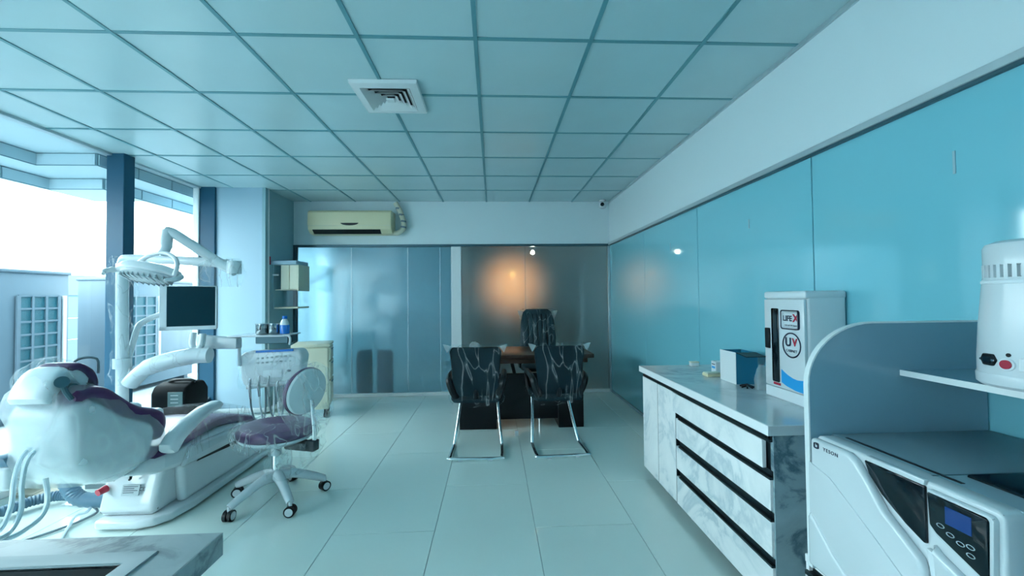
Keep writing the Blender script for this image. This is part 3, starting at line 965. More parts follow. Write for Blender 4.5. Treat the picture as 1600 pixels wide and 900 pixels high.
t = thing('shelf_stand', 'blue grey shelf stand with rounded side panel over the steriliser', 'shelf', (1.36, 1.2, .452))


def panel_poly(dx=0.):
    arc = []
    x0, x1, zt, R_ = 1.029 + dx, 1.645 - dx, 1.241 - dx, .20
    for k in range(13):
        a = PI - (PI / 2) * k / 12
        arc.append((x0 + .225 + .225 * math.cos(a), zt - .20 + .20 * math.sin(a)))
    return [(x0, .452 + dx)] + arc + [(x1, zt), (x1, .452 + dx)]


obj('side_panel', B().prism(panel_poly(.0), 'y', 1.298, 1.314), 'grey_board', t)
eb = B()
pp = panel_poly(.0)[:15]
outr = []
for i, p in enumerate(pp):
    a = Vector((pp[max(i - 1, 0)][0], 0, pp[max(i - 1, 0)][1]))
    c_ = Vector((pp[min(i + 1, len(pp) - 1)][0], 0, pp[min(i + 1, len(pp) - 1)][1]))
    d = (c_ - a).normalized()
    nn = Vector((-d.z, 0, d.x))
    q = Vector((p[0], 0, p[1]))
    outr.append([q + Vector((0, 1.2975, 0)) + nn * -.001, q + Vector((0, 1.317, 0)) + nn * -.001, q + Vector((0, 1.317, 0)) + nn * .004, q + Vector((0, 1.2975, 0)) + nn * .004])
eb.rings(outr)
obj('edge_band', eb, 'board_edge', t, label='white edge band round the panel')
obj('side_panel', B().prism([(x, z) for x, z in panel_poly(.0)], 'y', .40, .416), 'grey_board', t)
sh = obj('shelf_board', B().box(1.345, XR - .004, .416, 1.298, 1.068, 1.085), 'grey_board', t)
obj('edge_band', B().box(1.341, 1.345, .416, 1.298, 1.0675, 1.0855), 'board_edge', sh, label='white front edge of the shelf')
obj('screw_cover', B().lathe([(.008, 1.064), (.008, 1.068)], 10, Matrix.Translation((1.39, 1.27, 0))), 'black', sh)

# autoclave: front looks to -x
t = thing('autoclave', 'large white steriliser with dark door recess and blue display', 'steriliser', (1.33, 1.04, .452))
ax, ay0, ay1, az0, az1 = 1.03, .80, 1.288, .47, .885
obj('body', B().box(ax + .055, 1.625, ay0 + .004, ay1 - .004, az0, az1 - .012, .010, 2), 'shell', t)
obj('top_cover', B().box(ax + .06, 1.63, ay0, ay1, az1 - .016, az1, .004, 2), 'auto_top', t)
for y in (ay0 + .07, ay1 - .07):
    for x in (1.12, 1.56):
        obj('foot', B().cyl((x, y, .452), (x, y, .474), .02, 12), 'black', t)
# front fascia: door leaf with a stepped lower bulge, built as yz outline extruded in x
fa = obj('front_fascia', B().prism([(ay1, az0 + .01), (ay1, az1 - .008), (ay1 - .01, az1), (ay0 + .01, az1), (ay0, az1 - .01), (ay0, az0 + .01)], 'x', ax + .012, ax + .07, .008, 3), 'white_gloss', t)
dl = obj('door', B().prism([(ay1 + .004, az0), (ay1 + .002, az0 + .10), (ay1, az1 - .008), (1.150, az1 - .006), (1.125, az1 - .018), (1.085, az1 - .065), (1.045, az1 - .12), (.955, az1 - .185), (.945, az1 - .21), (.935, az0)], 'x', ax - .012, ax + .016, .012, 3), 'white_gloss', t)
obj('door_panel', B().prism([(ay1 + .004, az0), (ay1 + .003, az1 - .085), (1.21, az1 - .105), (1.06, az1 - .205), (.965, az1 - .275), (.950, az1 - .30), (.943, az0)], 'x', ax - .0155, ax - .008, .0035, 2), 'white_gloss', dl)
obj('door_bulge', B().prism([(ay1 + .008, az0 - .0), (ay1 + .008, az0 + .155), (ay1 - .004, az0 + .175), (1.20, az0 + .09), (1.08, az0 + .0)], 'x', ax - .022, ax + .010, .012, 3), 'white_gloss', dl)
obj('door_recess', B().prism([(1.112, az1 - .012), (1.098, az1 - .045), (1.062, az1 - .085), (1.0, az1 - .128), (.957, az1 - .150), (.950, az1 - .150), (.950, az1 - .012)], 'x', ax + .004, ax + .014, .004, 2), 'black_gloss', t)
obj('top_lip', B().box(ax + .004, ax + .02, .95, 1.105, az1 - .012, az1 + .003, .004, 2), 'white_gloss', t)
obj('grip_recess', B().prism([(.948, az1 - .155), (.938, az1 - .23), (.932, az0 + .02), (.905, az0 + .02), (.915, az1 - .22), (.93, az1 - .16)], 'x', ax + .0, ax + .014, .004, 2), 'shell', t)
cp = obj('control_panel', B().prism([(.942, az1 - .012), (.936, az1 - .10), (.922, az1 - .115), (.83, az1 - .158), (.812, az1 - .158), (.808, az1 - .02), (.815, az1 - .012)], 'x', ax - .002, ax + .016, .006, 2), 'white_gloss', t)
obj('panel_glass', B().prism([(.936, az1 - .018), (.932, az1 - .092), (.918, az1 - .106), (.832, az1 - .148), (.818, az1 - .148), (.815, az1 - .024), (.82, az1 - .018)], 'x', ax - .006, ax + .0, .003, 2), 'black_gloss', cp)
obj('display', B().box(ax - .0075, ax - .004, .845, .897, az1 - .072, az1 - .032, .001, 1), 'lcd', cp)
for y, z in ((.907, az1 - .082), (.887, az1 - .092), (.867, az1 - .100), (.848, az1 - .096), (.848, az1 - .114)):
    ring = [[Vector((ax - .0062 - o_, y + r_ * .0085 * math.cos(2 * PI * k / 14), z + r_ * .005 * math.sin(2 * PI * k / 14))) for k in range(14)] for r_, o_ in ((1, 0), (1, .001), (.78, .001), (.78, 0))]
    obj('button', B().rings(ring, False, True), 'label', cp)
obj('lower_cover', B().prism([(.930, az1 - .135), (.922, az1 - .150), (.815, az1 - .200), (.806, az1 - .200), (.806, az0), (.915, az0), (.925, az1 - .20)], 'x', ax - .008, ax + .016, .008, 2), 'white_gloss', t)
obj('vent_slot', B().box(ax + .075, ax + .085, .93, 1.25, az1 - .002, az1 + .0012), 'black', t)
obj('top_tray', B().box(1.16, 1.60, .815, .965, az1 - .002, az1 + .006, .003, 1), 'black_gloss', t)
obj('top_seam', B().box(1.085, 1.60, .975, .979, az1 - .002, az1 + .0008), 'dark_alu', t)
lg = obj('badge', B().box(ax - .0135, ax - .0115, 1.2495, 1.2675, .851, .869, .004, 2), 'ink', dl)
text('badge_letters', 'is', .014, 'white', lg, (ax - .0141, 1.2585, .860), FACE_LEFT, .0003, .0004)
text('lettering', 'YESON', .0150, 'ink', dl, (ax - .0124, 1.206, .8575), FACE_LEFT, .0004, .0002, spacing=1.25)

# water distiller on the shelf
t = thing('water_distiller', 'white countertop water distiller with vent slots and red switch on the shelf', 'distiller', (1.437, 1.0, 1.0855))
dx, dy = 1.437, 1.0
mt = Matrix.Translation((dx, dy, 1.0872)) @ Matrix.Diagonal((1, 1, .96, 1)) @ Matrix.Translation((0, 0, -1.069))
obj('base', B().lathe([(.10, 1.069), (.118, 1.070), (.126, 1.078), (.127, 1.10), (.125, 1.106)], 40, mt), 'white', t)
obj('body', B().lathe([(.124, 1.106), (.1235, 1.15), (.119, 1.24), (.112, 1.33), (.109, 1.362)], 40, mt), 'white', t)
obj('seam_ring', B().lathe([(.108, 1.352), (.1115, 1.356), (.1115, 1.362), (.108, 1.366)], 40, mt), 'shell', t)
obj('head', B().lathe([(.109, 1.366), (.108, 1.372), (.096, 1.374), (.096, 1.405), (.107, 1.407), (.107, 1.455), (.102, 1.466), (.085, 1.474), (.001, 1.476)], 40, mt), 'white', t)
for k in range(40):
    a = 2 * PI * k / 40
    f = B().box(.094, .108, -.0045, .0045, 1.371, 1.408, 0, 1, mt @ Matrix.Rotation(a, 4, 'Z'))
    obj('vent_fin', f, 'white', t)


def on_distiller(deg, z, r=.123):
    return mt @ Matrix.Rotation(math.radians(deg), 4, 'Z') @ Matrix.Translation((r, 0, z))


# fittings sit round the side that faces the room's middle (the left-hand side as the room sees it)
a0 = 164
sk = B()
hexa = [(-.022, 0), (-.014, .016), (.014, .016), (.022, 0), (.014, -.016), (-.014, -.016)]
sk.prism(hexa, 'x', -.004, .008, .002, 1, on_distiller(a0, 1.145, .1205))
so = obj('power_socket', sk, 'black', t)
obj('socket_well', B().box(.006, .0088, -.012, .012, -.008, .008, .001, 1, on_distiller(a0, 1.145, .1205)), 'black_gloss', so)
for s in (-1, 1):
    obj('screw', B().cyl((on_distiller(a0, 1.145, .1205) @ Vector((.006, s * .0175, 0))), (on_distiller(a0, 1.145, .1205) @ Vector((.010, s * .0175, 0))), .003, 8), 'steel', so)
rs = obj('switch_collar', B().cyl(on_distiller(a0 + 20, 1.138, .118) @ Vector((0, 0, 0)), on_distiller(a0 + 20, 1.138, .128) @ Vector((0, 0, 0)), .016, 20), 'shell', t)
obj('reset_button', B().cyl(on_distiller(a0 + 20, 1.138, .124) @ Vector((0, 0, 0)), on_distiller(a0 + 20, 1.138, .132) @ Vector((0, 0, 0)), .0115, 20), 'red', rs)
obj('rating_slot', B().cyl(on_distiller(a0 + 21, 1.163, .118) @ Vector((0, 0, 0)), on_distiller(a0 + 21, 1.163, .1245) @ Vector((0, 0, 0)), .005, 10), 'black', t)
obj('side_plate', B().box(-.002, .006, -.018, .018, -.018, .018, .003, 1, on_distiller(a0 + 38, 1.14, .121)), 'white_metal', t)

# ------------------------------------------------------------------ near left counter with sink
t = thing('sink_counter', 'grey marble counter with sunken sink in the near left corner', 'counter', (-1.5, .6, 0))
wt = B()
sx0, sx1, sy0, sy1 = -1.55, -.752, .42, .925
for a, b_, c_, d in ((-2.6, -.645, sy1, 1.008), (-2.6, -.645, .2, sy0), (-2.6, sx0, sy0, sy1), (sx1, -.645, sy0, sy1)):
    wt.box(a, b_, c_, d, .738, .79)
obj('worktop', wt, 'marble_sink', t)
obj('edge_strip', B().box(-.645, -.642, .2, 1.008, .738, .7895), 'marble_sink', t)
obj('edge_strip', B().box(-2.6, -.642, 1.008, 1.011, .738, .7895), 'marble_sink', t)
obj('cabinet_body', B().box(-2.55, -.70, .24, .97, .08, .738), 'marble', t)
obj('plinth', B().box(-2.5, -.76, .28, .93, 0, .08), 'handle_black', t)
rim = B()
q = [(-1, -1), (1, -1), (1, 1), (-1, 1)]
cx_, cy_ = (sx0 + sx1) / 2, (sy0 + sy1) / 2


def sq(dx_, z):
    return [Vector((cx_ + sx_ * ((sx1 - sx0) / 2 + dx_), cy_ + sy_ * ((sy1 - sy0) / 2 + dx_), z)) for sx_, sy_ in q]


rim.rings([sq(.018, .7905), sq(.016, .7935), sq(-.022, .7935), sq(-.0245, .792), sq(-.0248, .790)], caps=False)
sn = obj('sink_rim', rim, 'steel_dull', t)
bb = B()
bb.rings([sq(-.025, .785), sq(-.028, .62), sq(-.05, .60)], caps=False)
bb.bm.faces.new([bb.bm.verts.new(p) for p in sq(-.05, .60)])
obj('basin', bb, 'black', sn)

# ------------------------------------------------------------------ treatment chair (axis along +y, head towards the camera)
CXC = -2.2
t = thing('dental_chair', 'white dental chair with purple cushions under milky plastic covers', 'dental chair', (CXC, 3.0, 0))
bp = [(-2.33, 2.52), (-2.31, 2.505), (-2.08, 2.50), (-2.0, 2.53), (-1.945, 2.60), (-1.92, 2.75), (-1.93, 3.70), (-1.99, 3.80), (-2.34, 3.80), (-2.37, 3.72)]
obj('base_plate', B().prism(bp, 'z', .012, .062, .014, 3), 'white_gloss', t)
for x, y in ((-2.27, 2.56), (-2.10, 2.55), (-2.29, 3.7), (-2.02, 3.7)):
    obj('foot', B().cyl((x, y, 0), (x, y, .02), .022, 12), 'cable', t)
ped = [(2.58, .06), (2.55, .09), (2.58, .20), (2.62, .33), (2.66, .36), (3.35, .36), (3.62, .22), (3.70, .10), (3.70, .06)]
lb = obj('pump_box', B().prism(ped, 'x', -2.35, -2.02, .035, 4), 'white_gloss', t)
obj('side_cowl', B().prism([(2.72, .06), (2.70, .30), (3.3, .34), (3.58, .22), (3.66, .06)], 'x', -2.03, -1.965, .03, 4), 'shell', t)
obj('rating_label', B().box(-2.21, -2.11, 2.553, 2.560, .185, .245, .001, 1, Matrix.Translation((0, 2.556, .2)) @ Matrix.Rotation(math.radians(-14), 4, 'X') @ Matrix.Translation((0, -2.553, -.2))), 'label', lb)
for k in range(4):
    obj('label_line', B().box(-2.20, -2.12 - .02 * (k % 2), 2.5505, 2.5525, .234 - .011 * k, .237 - .011 * k, 0, 1, Matrix.Translation((0, 2.556, .2)) @ Matrix.Rotation(math.radians(-14), 4, 'X') @ Matrix.Translation((0, -2.553, -.2))), 'ink', lb)
text('ce_mark', 'CE', .03, 'ink', lb, (-2.088, 2.5535, .222), (math.radians(76), 0, 0), .0004)
kn = obj('knob', B().cyl((-2.31, 2.575, .225), (-2.32, 2.53, .218), .022, 14, .019), 'red', t)
for x in (-2.26, -2.17):
    obj('black_clip', B().tube([(x, 2.585, .335), (x + .018, 2.560, .33), (x + .014, 2.555, .285), (x, 2.565, .275)], .007, 8), 'black', t)
# seat frame
fr = [(2.30, .40), (2.50, .33), (2.75, .29), (3.15, .24), (3.42, .23), (3.55, .30), (3.52, .37), (3.30, .40), (3.02, .44), (2.70, .42), (2.45, .44)]
obj('seat_frame', B().prism(fr, 'x', -2.40, -1.95, .035, 4), 'shell', t)
obj('frame_slot', B().prism([(2.80, .285), (3.35, .245), (3.45, .28), (3.42, .30), (3.3, .27), (2.85, .305)], 'x', -1.955, -1.944, .003, 1), 'black', t)
obj('side_rail', B().prism([(2.66, .30), (2.72, .41), (3.30, .38), (3.40, .32), (3.25, .28)], 'x', -1.965, -1.93, .02, 3), 'white_gloss', t)
# cushions
obj('seat_cushion', B().pad(smooth([(2.44, .46), (2.60, .45), (2.80, .465), (3.0, .475), (3.18, .45), (3.36, .395), (3.46, .36)], 3), .52, .085, CXC, .5, 28), 'purple', t)
bk = smooth([(2.02, .885), (2.09, .895), (2.16, .875), (2.23, .82), (2.30, .765), (2.38, .72), (2.46, .69), (2.51, .655), (2.515, .60), (2.48, .54)], 3)
obj('back_cushion', B().pad(bk, .33, .075, -2.105, .5, 28), 'purple', t)
sh_ = [(2.02, .86), (2.09, .865), (2.15, .845), (2.21, .79), (2.28, .735), (2.37, .69), (2.45, .655), (2.49, .61), (2.47, .52), (2.44, .45), (2.36, .41), (2.24, .40), (2.12, .45), (2.02, .56), (2.01, .70), (2.0, .80)]
obj('back_shell', B().prism(sh_, 'x', -2.26, -1.945, .05, 5), 'shell', t)
hd = obj('headrest', B().pad(smooth([(1.985, .87), (2.01, .935), (2.055, .985), (2.105, .975), (2.15, .92)], 3), .18, .09, -2.115, .6, 28), 'shell', t)
obj('headrest_trim', B().pad(smooth([(2.06, 1.018), (2.11, 1.02), (2.165, .985), (2.19, .935), (2.19, .89)], 3), .16, .045, -2.10, .55, 28), 'purple', hd)
obj('pivot_disc', B().cyl((-2.015, 2.05, .915), (-1.995, 2.05, .915), .035, 20), 'dark_alu', hd)
obj('pivot_disc', B().cyl((-1.962, 1.965, 0.973), (-2.046, 2.050, 0.957), .026, 20), 'dark_alu', hd)
obj('pivot_arm', B().tube([(-1.969, 1.975, 0.957), (-1.964, 1.985, 0.922), (-1.953, 2.000, 0.886)], .011, 8), 'dark_alu', hd)
obj('headrest_bar', B().tube([(-2.02, 2.05, .90), (-2.03, 2.09, .84), (-2.06, 2.14, .80)], .028, 10), 'dark_alu', hd)
obj('headrest_handle', B().tube(smooth([(-2.10, 2.13, 1.0), (-2.08, 2.16, 1.05), (-2.03, 2.2, 1.045), (-2.03, 2.21, .97)], 4), .006, 8), 'cable', hd)
for x in (-1.885, -2.42):
    obj('armrest', B().pad(smooth([(2.47, .47), (2.54, .535), (2.66, .59), (2.80, .625), (2.90, .63)], 4), .085, [.10] * 4 + [.09] * 4 + [.075] * 4 + [.06] * 5, x, .7, 16), 'shell', t)
# plastic covers
cv = []
for z, yc, hy, hx in ((1.085, 2.03, .012, .02), (1.06, 2.05, .045, .06), (1.02, 2.07, .085, .10), (.96, 2.08, .105, .115), (.90, 2.09, .12, .13), (.85, 2.09, .12, .15)):
    cv.append((-2.115, yc, z, hx, hy))
obj('headrest_cover', B().bag(lerp_specs(cv, 3), 44, .7, .03, 6, 4), 'film', t, label='clear plastic bag over the headrest')
cv = []
for z, y0, y1, hx in ((.94, 2.04, 2.15, .15), (.90, 2.01, 2.20, .17), (.80, 1.98, 2.33, .18), (.70, 1.97, 2.49, .185), (.60, 1.98, 2.56, .19), (.52, 2.02, 2.56, .19), (.47, 2.05, 2.53, .18), (.455, 2.06, 2.5, .185)):
    cv.append((-2.105, (y0 + y1) / 2, z, hx, (y1 - y0) / 2))
obj('back_cover', B().bag(lerp_specs(cv, 3), 64, .5, .03, 5, 9), 'film_thick', t, label='milky plastic bag hanging over the backrest')
cv = []
for z, y0, y1, hx in ((.56, 2.6, 3.15, .20), (.545, 2.5, 3.3, .27), (.47, 2.46, 3.46, .285), (.40, 2.45, 3.50, .29), (.35, 2.45, 3.52, .295)):
    cv.append((CXC, (y0 + y1) / 2, z, hx, (y1 - y0) / 2))
obj('seat_cover', B().bag(lerp_specs(cv, 2), 56, .5, .02, 6, 1), 'film', t, label='clear plastic sheet over the seat')

# instrument holder and spittoon unit
t = thing('unit_cabinet', 'low white unit cabinet carrying the lamp post behind the dental chair', 'cabinet', (-2.78, 3.22, 0))
obj('cabinet_body', B().box(-2.95, -2.60, 3.06, 3.40, .03, .50, .04, 4), 'white_gloss', t)
obj('plinth', B().box(-2.92, -2.63, 3.09, 3.37, 0, .03), 'cable', t)
obj('side_cover', B().box(-2.604, -2.59, 3.12, 3.34, .08, .44, .02, 2), 'shell', t)

t = bpy.data.objects['dental_chair']
hb = obj('instrument_holder', B().box(-2.38, -2.21, 1.98, 2.10, .475, .585, .02, 3), 'white_gloss', t)
t = hb
obj('holder_cap', B().prism([(-2.32, .585), (-2.28, .635), (-2.24, .625), (-2.215, .585)], 'y', 1.99, 2.08, .008, 2), 'hose_blue', t)
obj('tube', B().tube(smooth([(-2.108, 1.980, 0.674), (-2.109, 1.950, 0.651), (-2.110, 1.930, 0.608), (-2.092, 1.900, 0.543), (-2.046, 1.850, 0.473), (-2.009, 1.780, 0.414), (-1.988, 1.700, 0.417)], 5), .009, 8), 'hose_clear', t)
obj('tube', B().tube(smooth([(-2.072, 1.980, 0.670), (-2.076, 1.950, 0.650), (-2.078, 1.930, 0.607), (-2.058, 1.900, 0.531), (-2.016, 1.860, 0.451), (-1.972, 1.780, 0.403), (-1.965, 1.700, 0.404)], 5), .009, 8), 'hose_clear', t)
obj('tube', B().tube(smooth([(-2.063, 2.000, 0.526), (-2.054, 2.000, 0.461), (-2.007, 1.950, 0.421), (-1.987, 1.900, 0.390), (-1.966, 1.800, 0.381), (-1.974, 1.750, 0.385)], 5), .010, 8), 'hose_clear', t)

t = thing('suction_hose', 'thick blue grey ribbed hose on the floor behind the hanging tubes', 'hose', (-2.997, 2.865, 0.000))
b = B()
hp = smooth([(-3.138, 2.590, 0.050), (-3.039, 2.691, 0.050), (-2.992, 2.822, 0.050), (-2.885, 2.892, 0.050), (-2.741, 2.856, 0.050)], 14)
obj('ribbed_hose', b.tube(hp, [.034 if k % 2 else .029 for k in range(len(hp))], 12), 'hose_blue', t)
b = B()
hp = smooth([(-2.710, 2.750, 0.201), (-2.668, 2.740, 0.140), (-2.606, 2.740, 0.090), (-2.477, 2.760, 0.068)], 8)
obj('elbow', b.tube(hp, [.045 if k % 2 else .041 for k in range(len(hp))], 14), 'hose_blue', t)
obj('floor_cable', B().tube(smooth([(-2.554, 2.760, 0.030), (-2.502, 2.729, 0.012), (-2.505, 2.644, 0.010), (-2.535, 2.562, 0.010), (-2.587, 2.475, 0.010), (-2.706, 2.342, 0.010)], 6), .007, 8), 'cable')
tag(bpy.data.objects['floor_cable'], 'straight grey cable on the floor running from the chair base', 'cable')
obj('floor_tube', B().tube(smooth([(-2.570, 2.773, 0.040), (-2.498, 2.655, 0.050), (-2.501, 2.592, 0.060), (-2.515, 2.571, 0.012), (-2.428, 2.440, 0.010), (-2.312, 2.274, 0.010)], 6), .009, 8), 'hose_clear')
tag(bpy.data.objects['floor_tube'], 'looped pale tube on the floor crossing the grey cable', 'tube')
for k in range(2):
    o = obj('wooden_plank', B().box(-3.30 + .15 * k, -3.16 + .15 * k, 2.98, 3.9 - .1 * k, 0, .022, .002, 1), 'plank')
    tag(o, ['pale plank on the floor against the window sill', 'pale plank on the floor nearer to the dental chair'][k], 'plank', 'planks on the floor by the glazing')

# ------------------------------------------------------------------ lamp on its post
YP = 3.2
px0 = (-2.771, 3.200, 0.721)[0]
t = thing('dental_lamp', 'white dental lamp on a jointed arm and post, wrapped in clear plastic', 'lamp', (px0, YP, .50))
obj('post', B().tube([(-2.765, 3.200, 0.512), (-2.772, 3.200, 1.197), (-2.776, 3.200, 1.619)], .038, 16), 'white', t)
obj('post_collar', B().cyl((-2.768, 3.200, 0.839), (-2.769, 3.200, 0.911), .055, 18), 'white', t)
a1 = B().tube(smooth([(-2.776, 3.200, 1.581), (-2.767, 3.200, 1.643), (-2.695, 3.180, 1.655), (-2.305, 3.120, 1.633), (-1.924, 3.060, 1.602)], 4), .032, 14)
obj('lower_arm', a1, 'white', t)
a2 = B().tube(smooth([(-1.860, 3.050, 1.545), (-1.963, 3.050, 1.602), (-2.130, 3.000, 1.731), (-2.223, 2.960, 1.807), (-2.267, 2.950, 1.823)], 5), [.036] * 6 + [.033] * 15, 14)
obj('upper_arm', a2, 'white', t)
obj('elbow_joint', B().cyl((-1.869, 3.050, 1.620), (-1.868, 3.050, 1.527), .045, 18), 'white', t)
obj('drop_stem', B().tube(smooth([(-2.258, 2.950, 1.828), (-2.259, 2.940, 1.755), (-2.247, 2.920, 1.699), (-2.252, 2.900, 1.653)], 4), [.036] * 8 + [.03] * 5, 14), 'white', t)
obj('yoke', B().tube(smooth([(-2.453, 2.950, 1.601), (-2.361, 2.920, 1.646), (-2.229, 2.880, 1.663), (-2.131, 2.840, 1.628), (-2.095, 2.820, 1.571), (-2.115, 2.820, 1.507)], 4), .014, 10), 'white', t)
lc = Vector((-2.307, 2.860, 1.524))
ml = Matrix.Translation(lc) @ Matrix.Rotation(math.radians(7), 4, 'Y') @ Matrix.Rotation(math.radians(-24), 4, 'X')
hd = obj('lamp_head', B().lathe([(.02, .062), (.12, .055), (.19, .035), (.205, .010), (.20, -.008), (.18, -.014)], 36, ml, 1., .55), 'white', t)
obj('lens', B().lathe([(.18, -.012), (.175, -.026), (.12, -.050), (.02, -.058)], 36, ml, .95, .55), 'label', hd, label='dull ribbed lens under the lamp head')
for k in range(9):
    x = -.135 + .034 * k
    L_ = .085 * math.sqrt(max(0.05, 1 - (x / .17) ** 2))
    obj('lens_rib', B().box(x - .004, x + .004, -L_, L_, -.056 + .2 * x * x, -.030, .002, 1, ml), 'steel', hd)
for s in (-1, 1):
    obj('handle', B().tube(smooth([ml @ Vector((s * .19, .0, .005)), ml @ Vector((s * .222, -.02, -.012)), ml @ Vector((s * .222, -.06, -.045)), ml @ Vector((s * .19, -.09, -.075))], 4), [.020] * 5 + [.016] * 4 + [.011] * 4, 10), 'white', hd)
# film round the elbow
cv = []
P0, P1 = Vector((-2.044, 3.070, 1.636)), Vector((-1.837, 3.050, 1.564))
obj('elbow_cover', B().bag(lerp_specs([(P0.x + .10, 3.06, (-1.875, 3.060, 1.644)[2], .10, .06), (P0.x + .08, 3.06, (-1.875, 3.060, 1.602)[2], .15, .075), (P0.x + .06, 3.06, (-1.874, 3.060, 1.518)[2], .17, .075), (P0.x + .08, 3.06, (-1.874, 3.060, 1.434)[2], .14, .05)], 3), 32, .6, .02, 9, 3), 'film', t, label='clear plastic bag round the arm joint')
cv = [(px0, 3.2, (-2.781, 3.200, 1.677)[2], .06, .06), (px0, 3.2, (-2.780, 3.200, 1.533)[2], .085, .08), (px0, 3.2, (-2.777, 3.200, 1.245)[2], .07, .065), (px0, 3.2, (-2.775, 3.200, 1.102)[2], .055, .055), (px0, 3.2, (-2.773, 3.200, 0.839)[2], .06, .06), (px0, 3.2, (-2.771, 3.200, 0.721)[2], .08, .08)]
obj('post_cover', B().bag(lerp_specs(cv, 5), 28, .8, .022, 12, 6), 'film_clear', t, label='clear plastic sleeve round the post')

# ------------------------------------------------------------------ monitor
t = thing('monitor', 'dark blank monitor with white frame on an arm before the blue posts', 'monitor', (-2.338, 3.300, 1.087))
mx0, mz1 = (-2.580, 3.300, 1.452)[0::2]
mx1, mz0 = (-2.145, 3.300, 1.109)[0::2]
mcx, mhw = (mx0 + mx1) / 2, (mx1 - mx0) / 2 * .83
mr = Matrix.Translation((mcx, 3.30, 0)) @ Matrix.Rotation(math.radians(22), 4, 'Z')
obj('back_case', B().box(-mhw, mhw, 0, .045, mz0, mz1, .010, 2, mr), 'white', t)
obj('bezel', B().box(-mhw, -mhw + .045, -.008, 0, mz0, mz1, .002, 1, mr).box(mhw - .010, mhw, -.008, 0, mz0, mz1, .002, 1, mr).box(-mhw, mhw, -.008, 0, mz0, mz0 + .030, .002, 1, mr).box(-mhw, mhw, -.008, 0, mz1 - .006, mz1, .002, 1, mr), 'white', t)
obj('screen', B().box(-mhw + .043, mhw - .008, -.006, 0, mz0 + .028, mz1 - .005, 0, 1, mr), 'teal_screen', t)
obj('mount', B().box(-.06, .06, .04, .085, (mz0 + mz1) / 2 - .06, (mz0 + mz1) / 2 + .06, .006, 1, mr), 'white', t)
obj('arm', B().tube(smooth([(-2.749, 3.230, 0.906), (-2.752, 3.260, 0.989), (-2.724, 3.270, 1.119), (-2.711, 3.300, 1.171), (-2.616, 3.360, 1.232), (-2.438, 3.370, 1.285)], 4), .020, 12), 'white', t)

# ------------------------------------------------------------------ instrument table
t = thing('delivery_table', 'white dental instrument table with button panel on a thick curved arm', 'table', (-1.809, 3.400, 0.659))
obj('swing_arm', B().tube(smooth([(-2.619, 3.090, 0.741), (-2.579, 3.090, 0.786), (-2.499, 3.100, 0.856), (-2.345, 3.120, 0.906), (-2.201, 3.140, 0.929), (-2.102, 3.150, 0.930)], 5), [.052] * 10 + [.060] * 10 + [.056] * 6, 18), 'white', t)
cv = [(-2.619, 3.090, 0.741), (-2.579, 3.090, 0.786), (-2.499, 3.100, 0.861), (-2.345, 3.120, 0.911), (-2.201, 3.140, 0.933), (-2.088, 3.150, 0.935)]
sl = smooth(cv, 5)
obj('arm_cover', B().tube(sl, [.068 + .010 * noise.noise(p * 14) for p in sl], 24, caps=False), 'film_clear', t, label='clear plastic sleeve round the thick arm')
obj('hook', B().tube(smooth([(-2.258, 3.200, 1.094), (-2.252, 3.180, 1.010), (-2.222, 3.170, 0.968), (-2.187, 3.180, 0.999), (-2.188, 3.200, 1.084)], 4), .022, 12), 'white', t)
obj('link_bar', B().prism([tuple((-2.299, 3.300, 1.071)[0::2]), tuple((-1.980, 3.300, 1.042)[0::2]), tuple((-1.980, 3.300, 0.957)[0::2]), tuple((-2.260, 3.300, 0.966)[0::2])], 'y', 3.26, 3.34, .012, 2), 'white', t)
obj('frame_post', B().tube([(-2.017, 3.360, 1.052), (-2.015, 3.360, 0.813)], .012, 8), 'white', t)
tx0, tz = (-2.066, 3.400, 1.059)[0::2]
tx1 = (-1.628, 3.400, 1.052)[0]
tr = obj('tray', B().box(tx0, tx1, 3.28, 3.56, tz - .012, tz, .006, 2), 'white_gloss', t)
obj('tray_handle', B().tube(smooth([(tx1 - .02, 3.30, tz - .004), (tx1 + .02, 3.30, tz - .006), (tx1 + .035, 3.30, tz - .03), (tx1 + .03, 3.30, tz - .075)], 4), .009, 8), 'white', tr)
obj('tray_bracket', B().box(tx0 + .16, tx1 - .02, 3.38, 3.54, tz - .075, tz - .012, .006, 1), 'dark_alu', t)
pz = [(-2.020, 3.400, 0.889)[0::2], (-2.004, 3.400, 0.704)[0::2], (-1.969, 3.400, 0.637)[0::2], (-1.597, 3.400, 0.655)[0::2], (-1.552, 3.400, 0.705)[0::2], (-1.527, 3.400, 0.886)[0::2], (-1.557, 3.400, 0.938)[0::2], (-1.980, 3.400, 0.924)[0::2]]
bd = obj('control_body', B().prism([tuple(p) for p in pz], 'y', 3.36, 3.50, .022, 3), 'white', t)
yf = 3.357
x0, z0 = (-1.887, 3.360, 0.928)[0::2]
x1, z1 = (-1.599, 3.360, 0.938)[0::2]
obj('blue_strip', B().prism([(x0, z0 + .004), (x1, z1 + .004), (x1, z1 - .012), (x0, z0 - .012)], 'y', yf - .003, yf + .01), 'blue', bd)
for r_ in range(2):
    for k in range(8):
        x, z = (-1.872, 3.360, 0.872)[0::2]
        obj('button', B().box(x + .036 * k - .009, x + .036 * k + .009, yf - .0025, yf + .002, z + .004 * k * .6 - .038 * r_ - .007, z + .004 * k * .6 - .038 * r_ + .007, .002, 1), 'label', bd)
x, z = (-1.758, 3.360, 0.748)[0::2]
obj('display_panel', B().box(x - .075, x + .075, yf - .002, yf + .002, z - .03, z + .03, .002, 1), 'shell', bd)
x, z = (-1.629, 3.360, 0.771)[0::2]
obj('oval_switch', B().lathe([(.016, -.003), (.016, .003), (.008, .004)], 18, Matrix.Translation((x, yf - .002, z)) @ Matrix.Rotation(PI / 2, 4, 'X'), 1., .6), 'ink', bd)
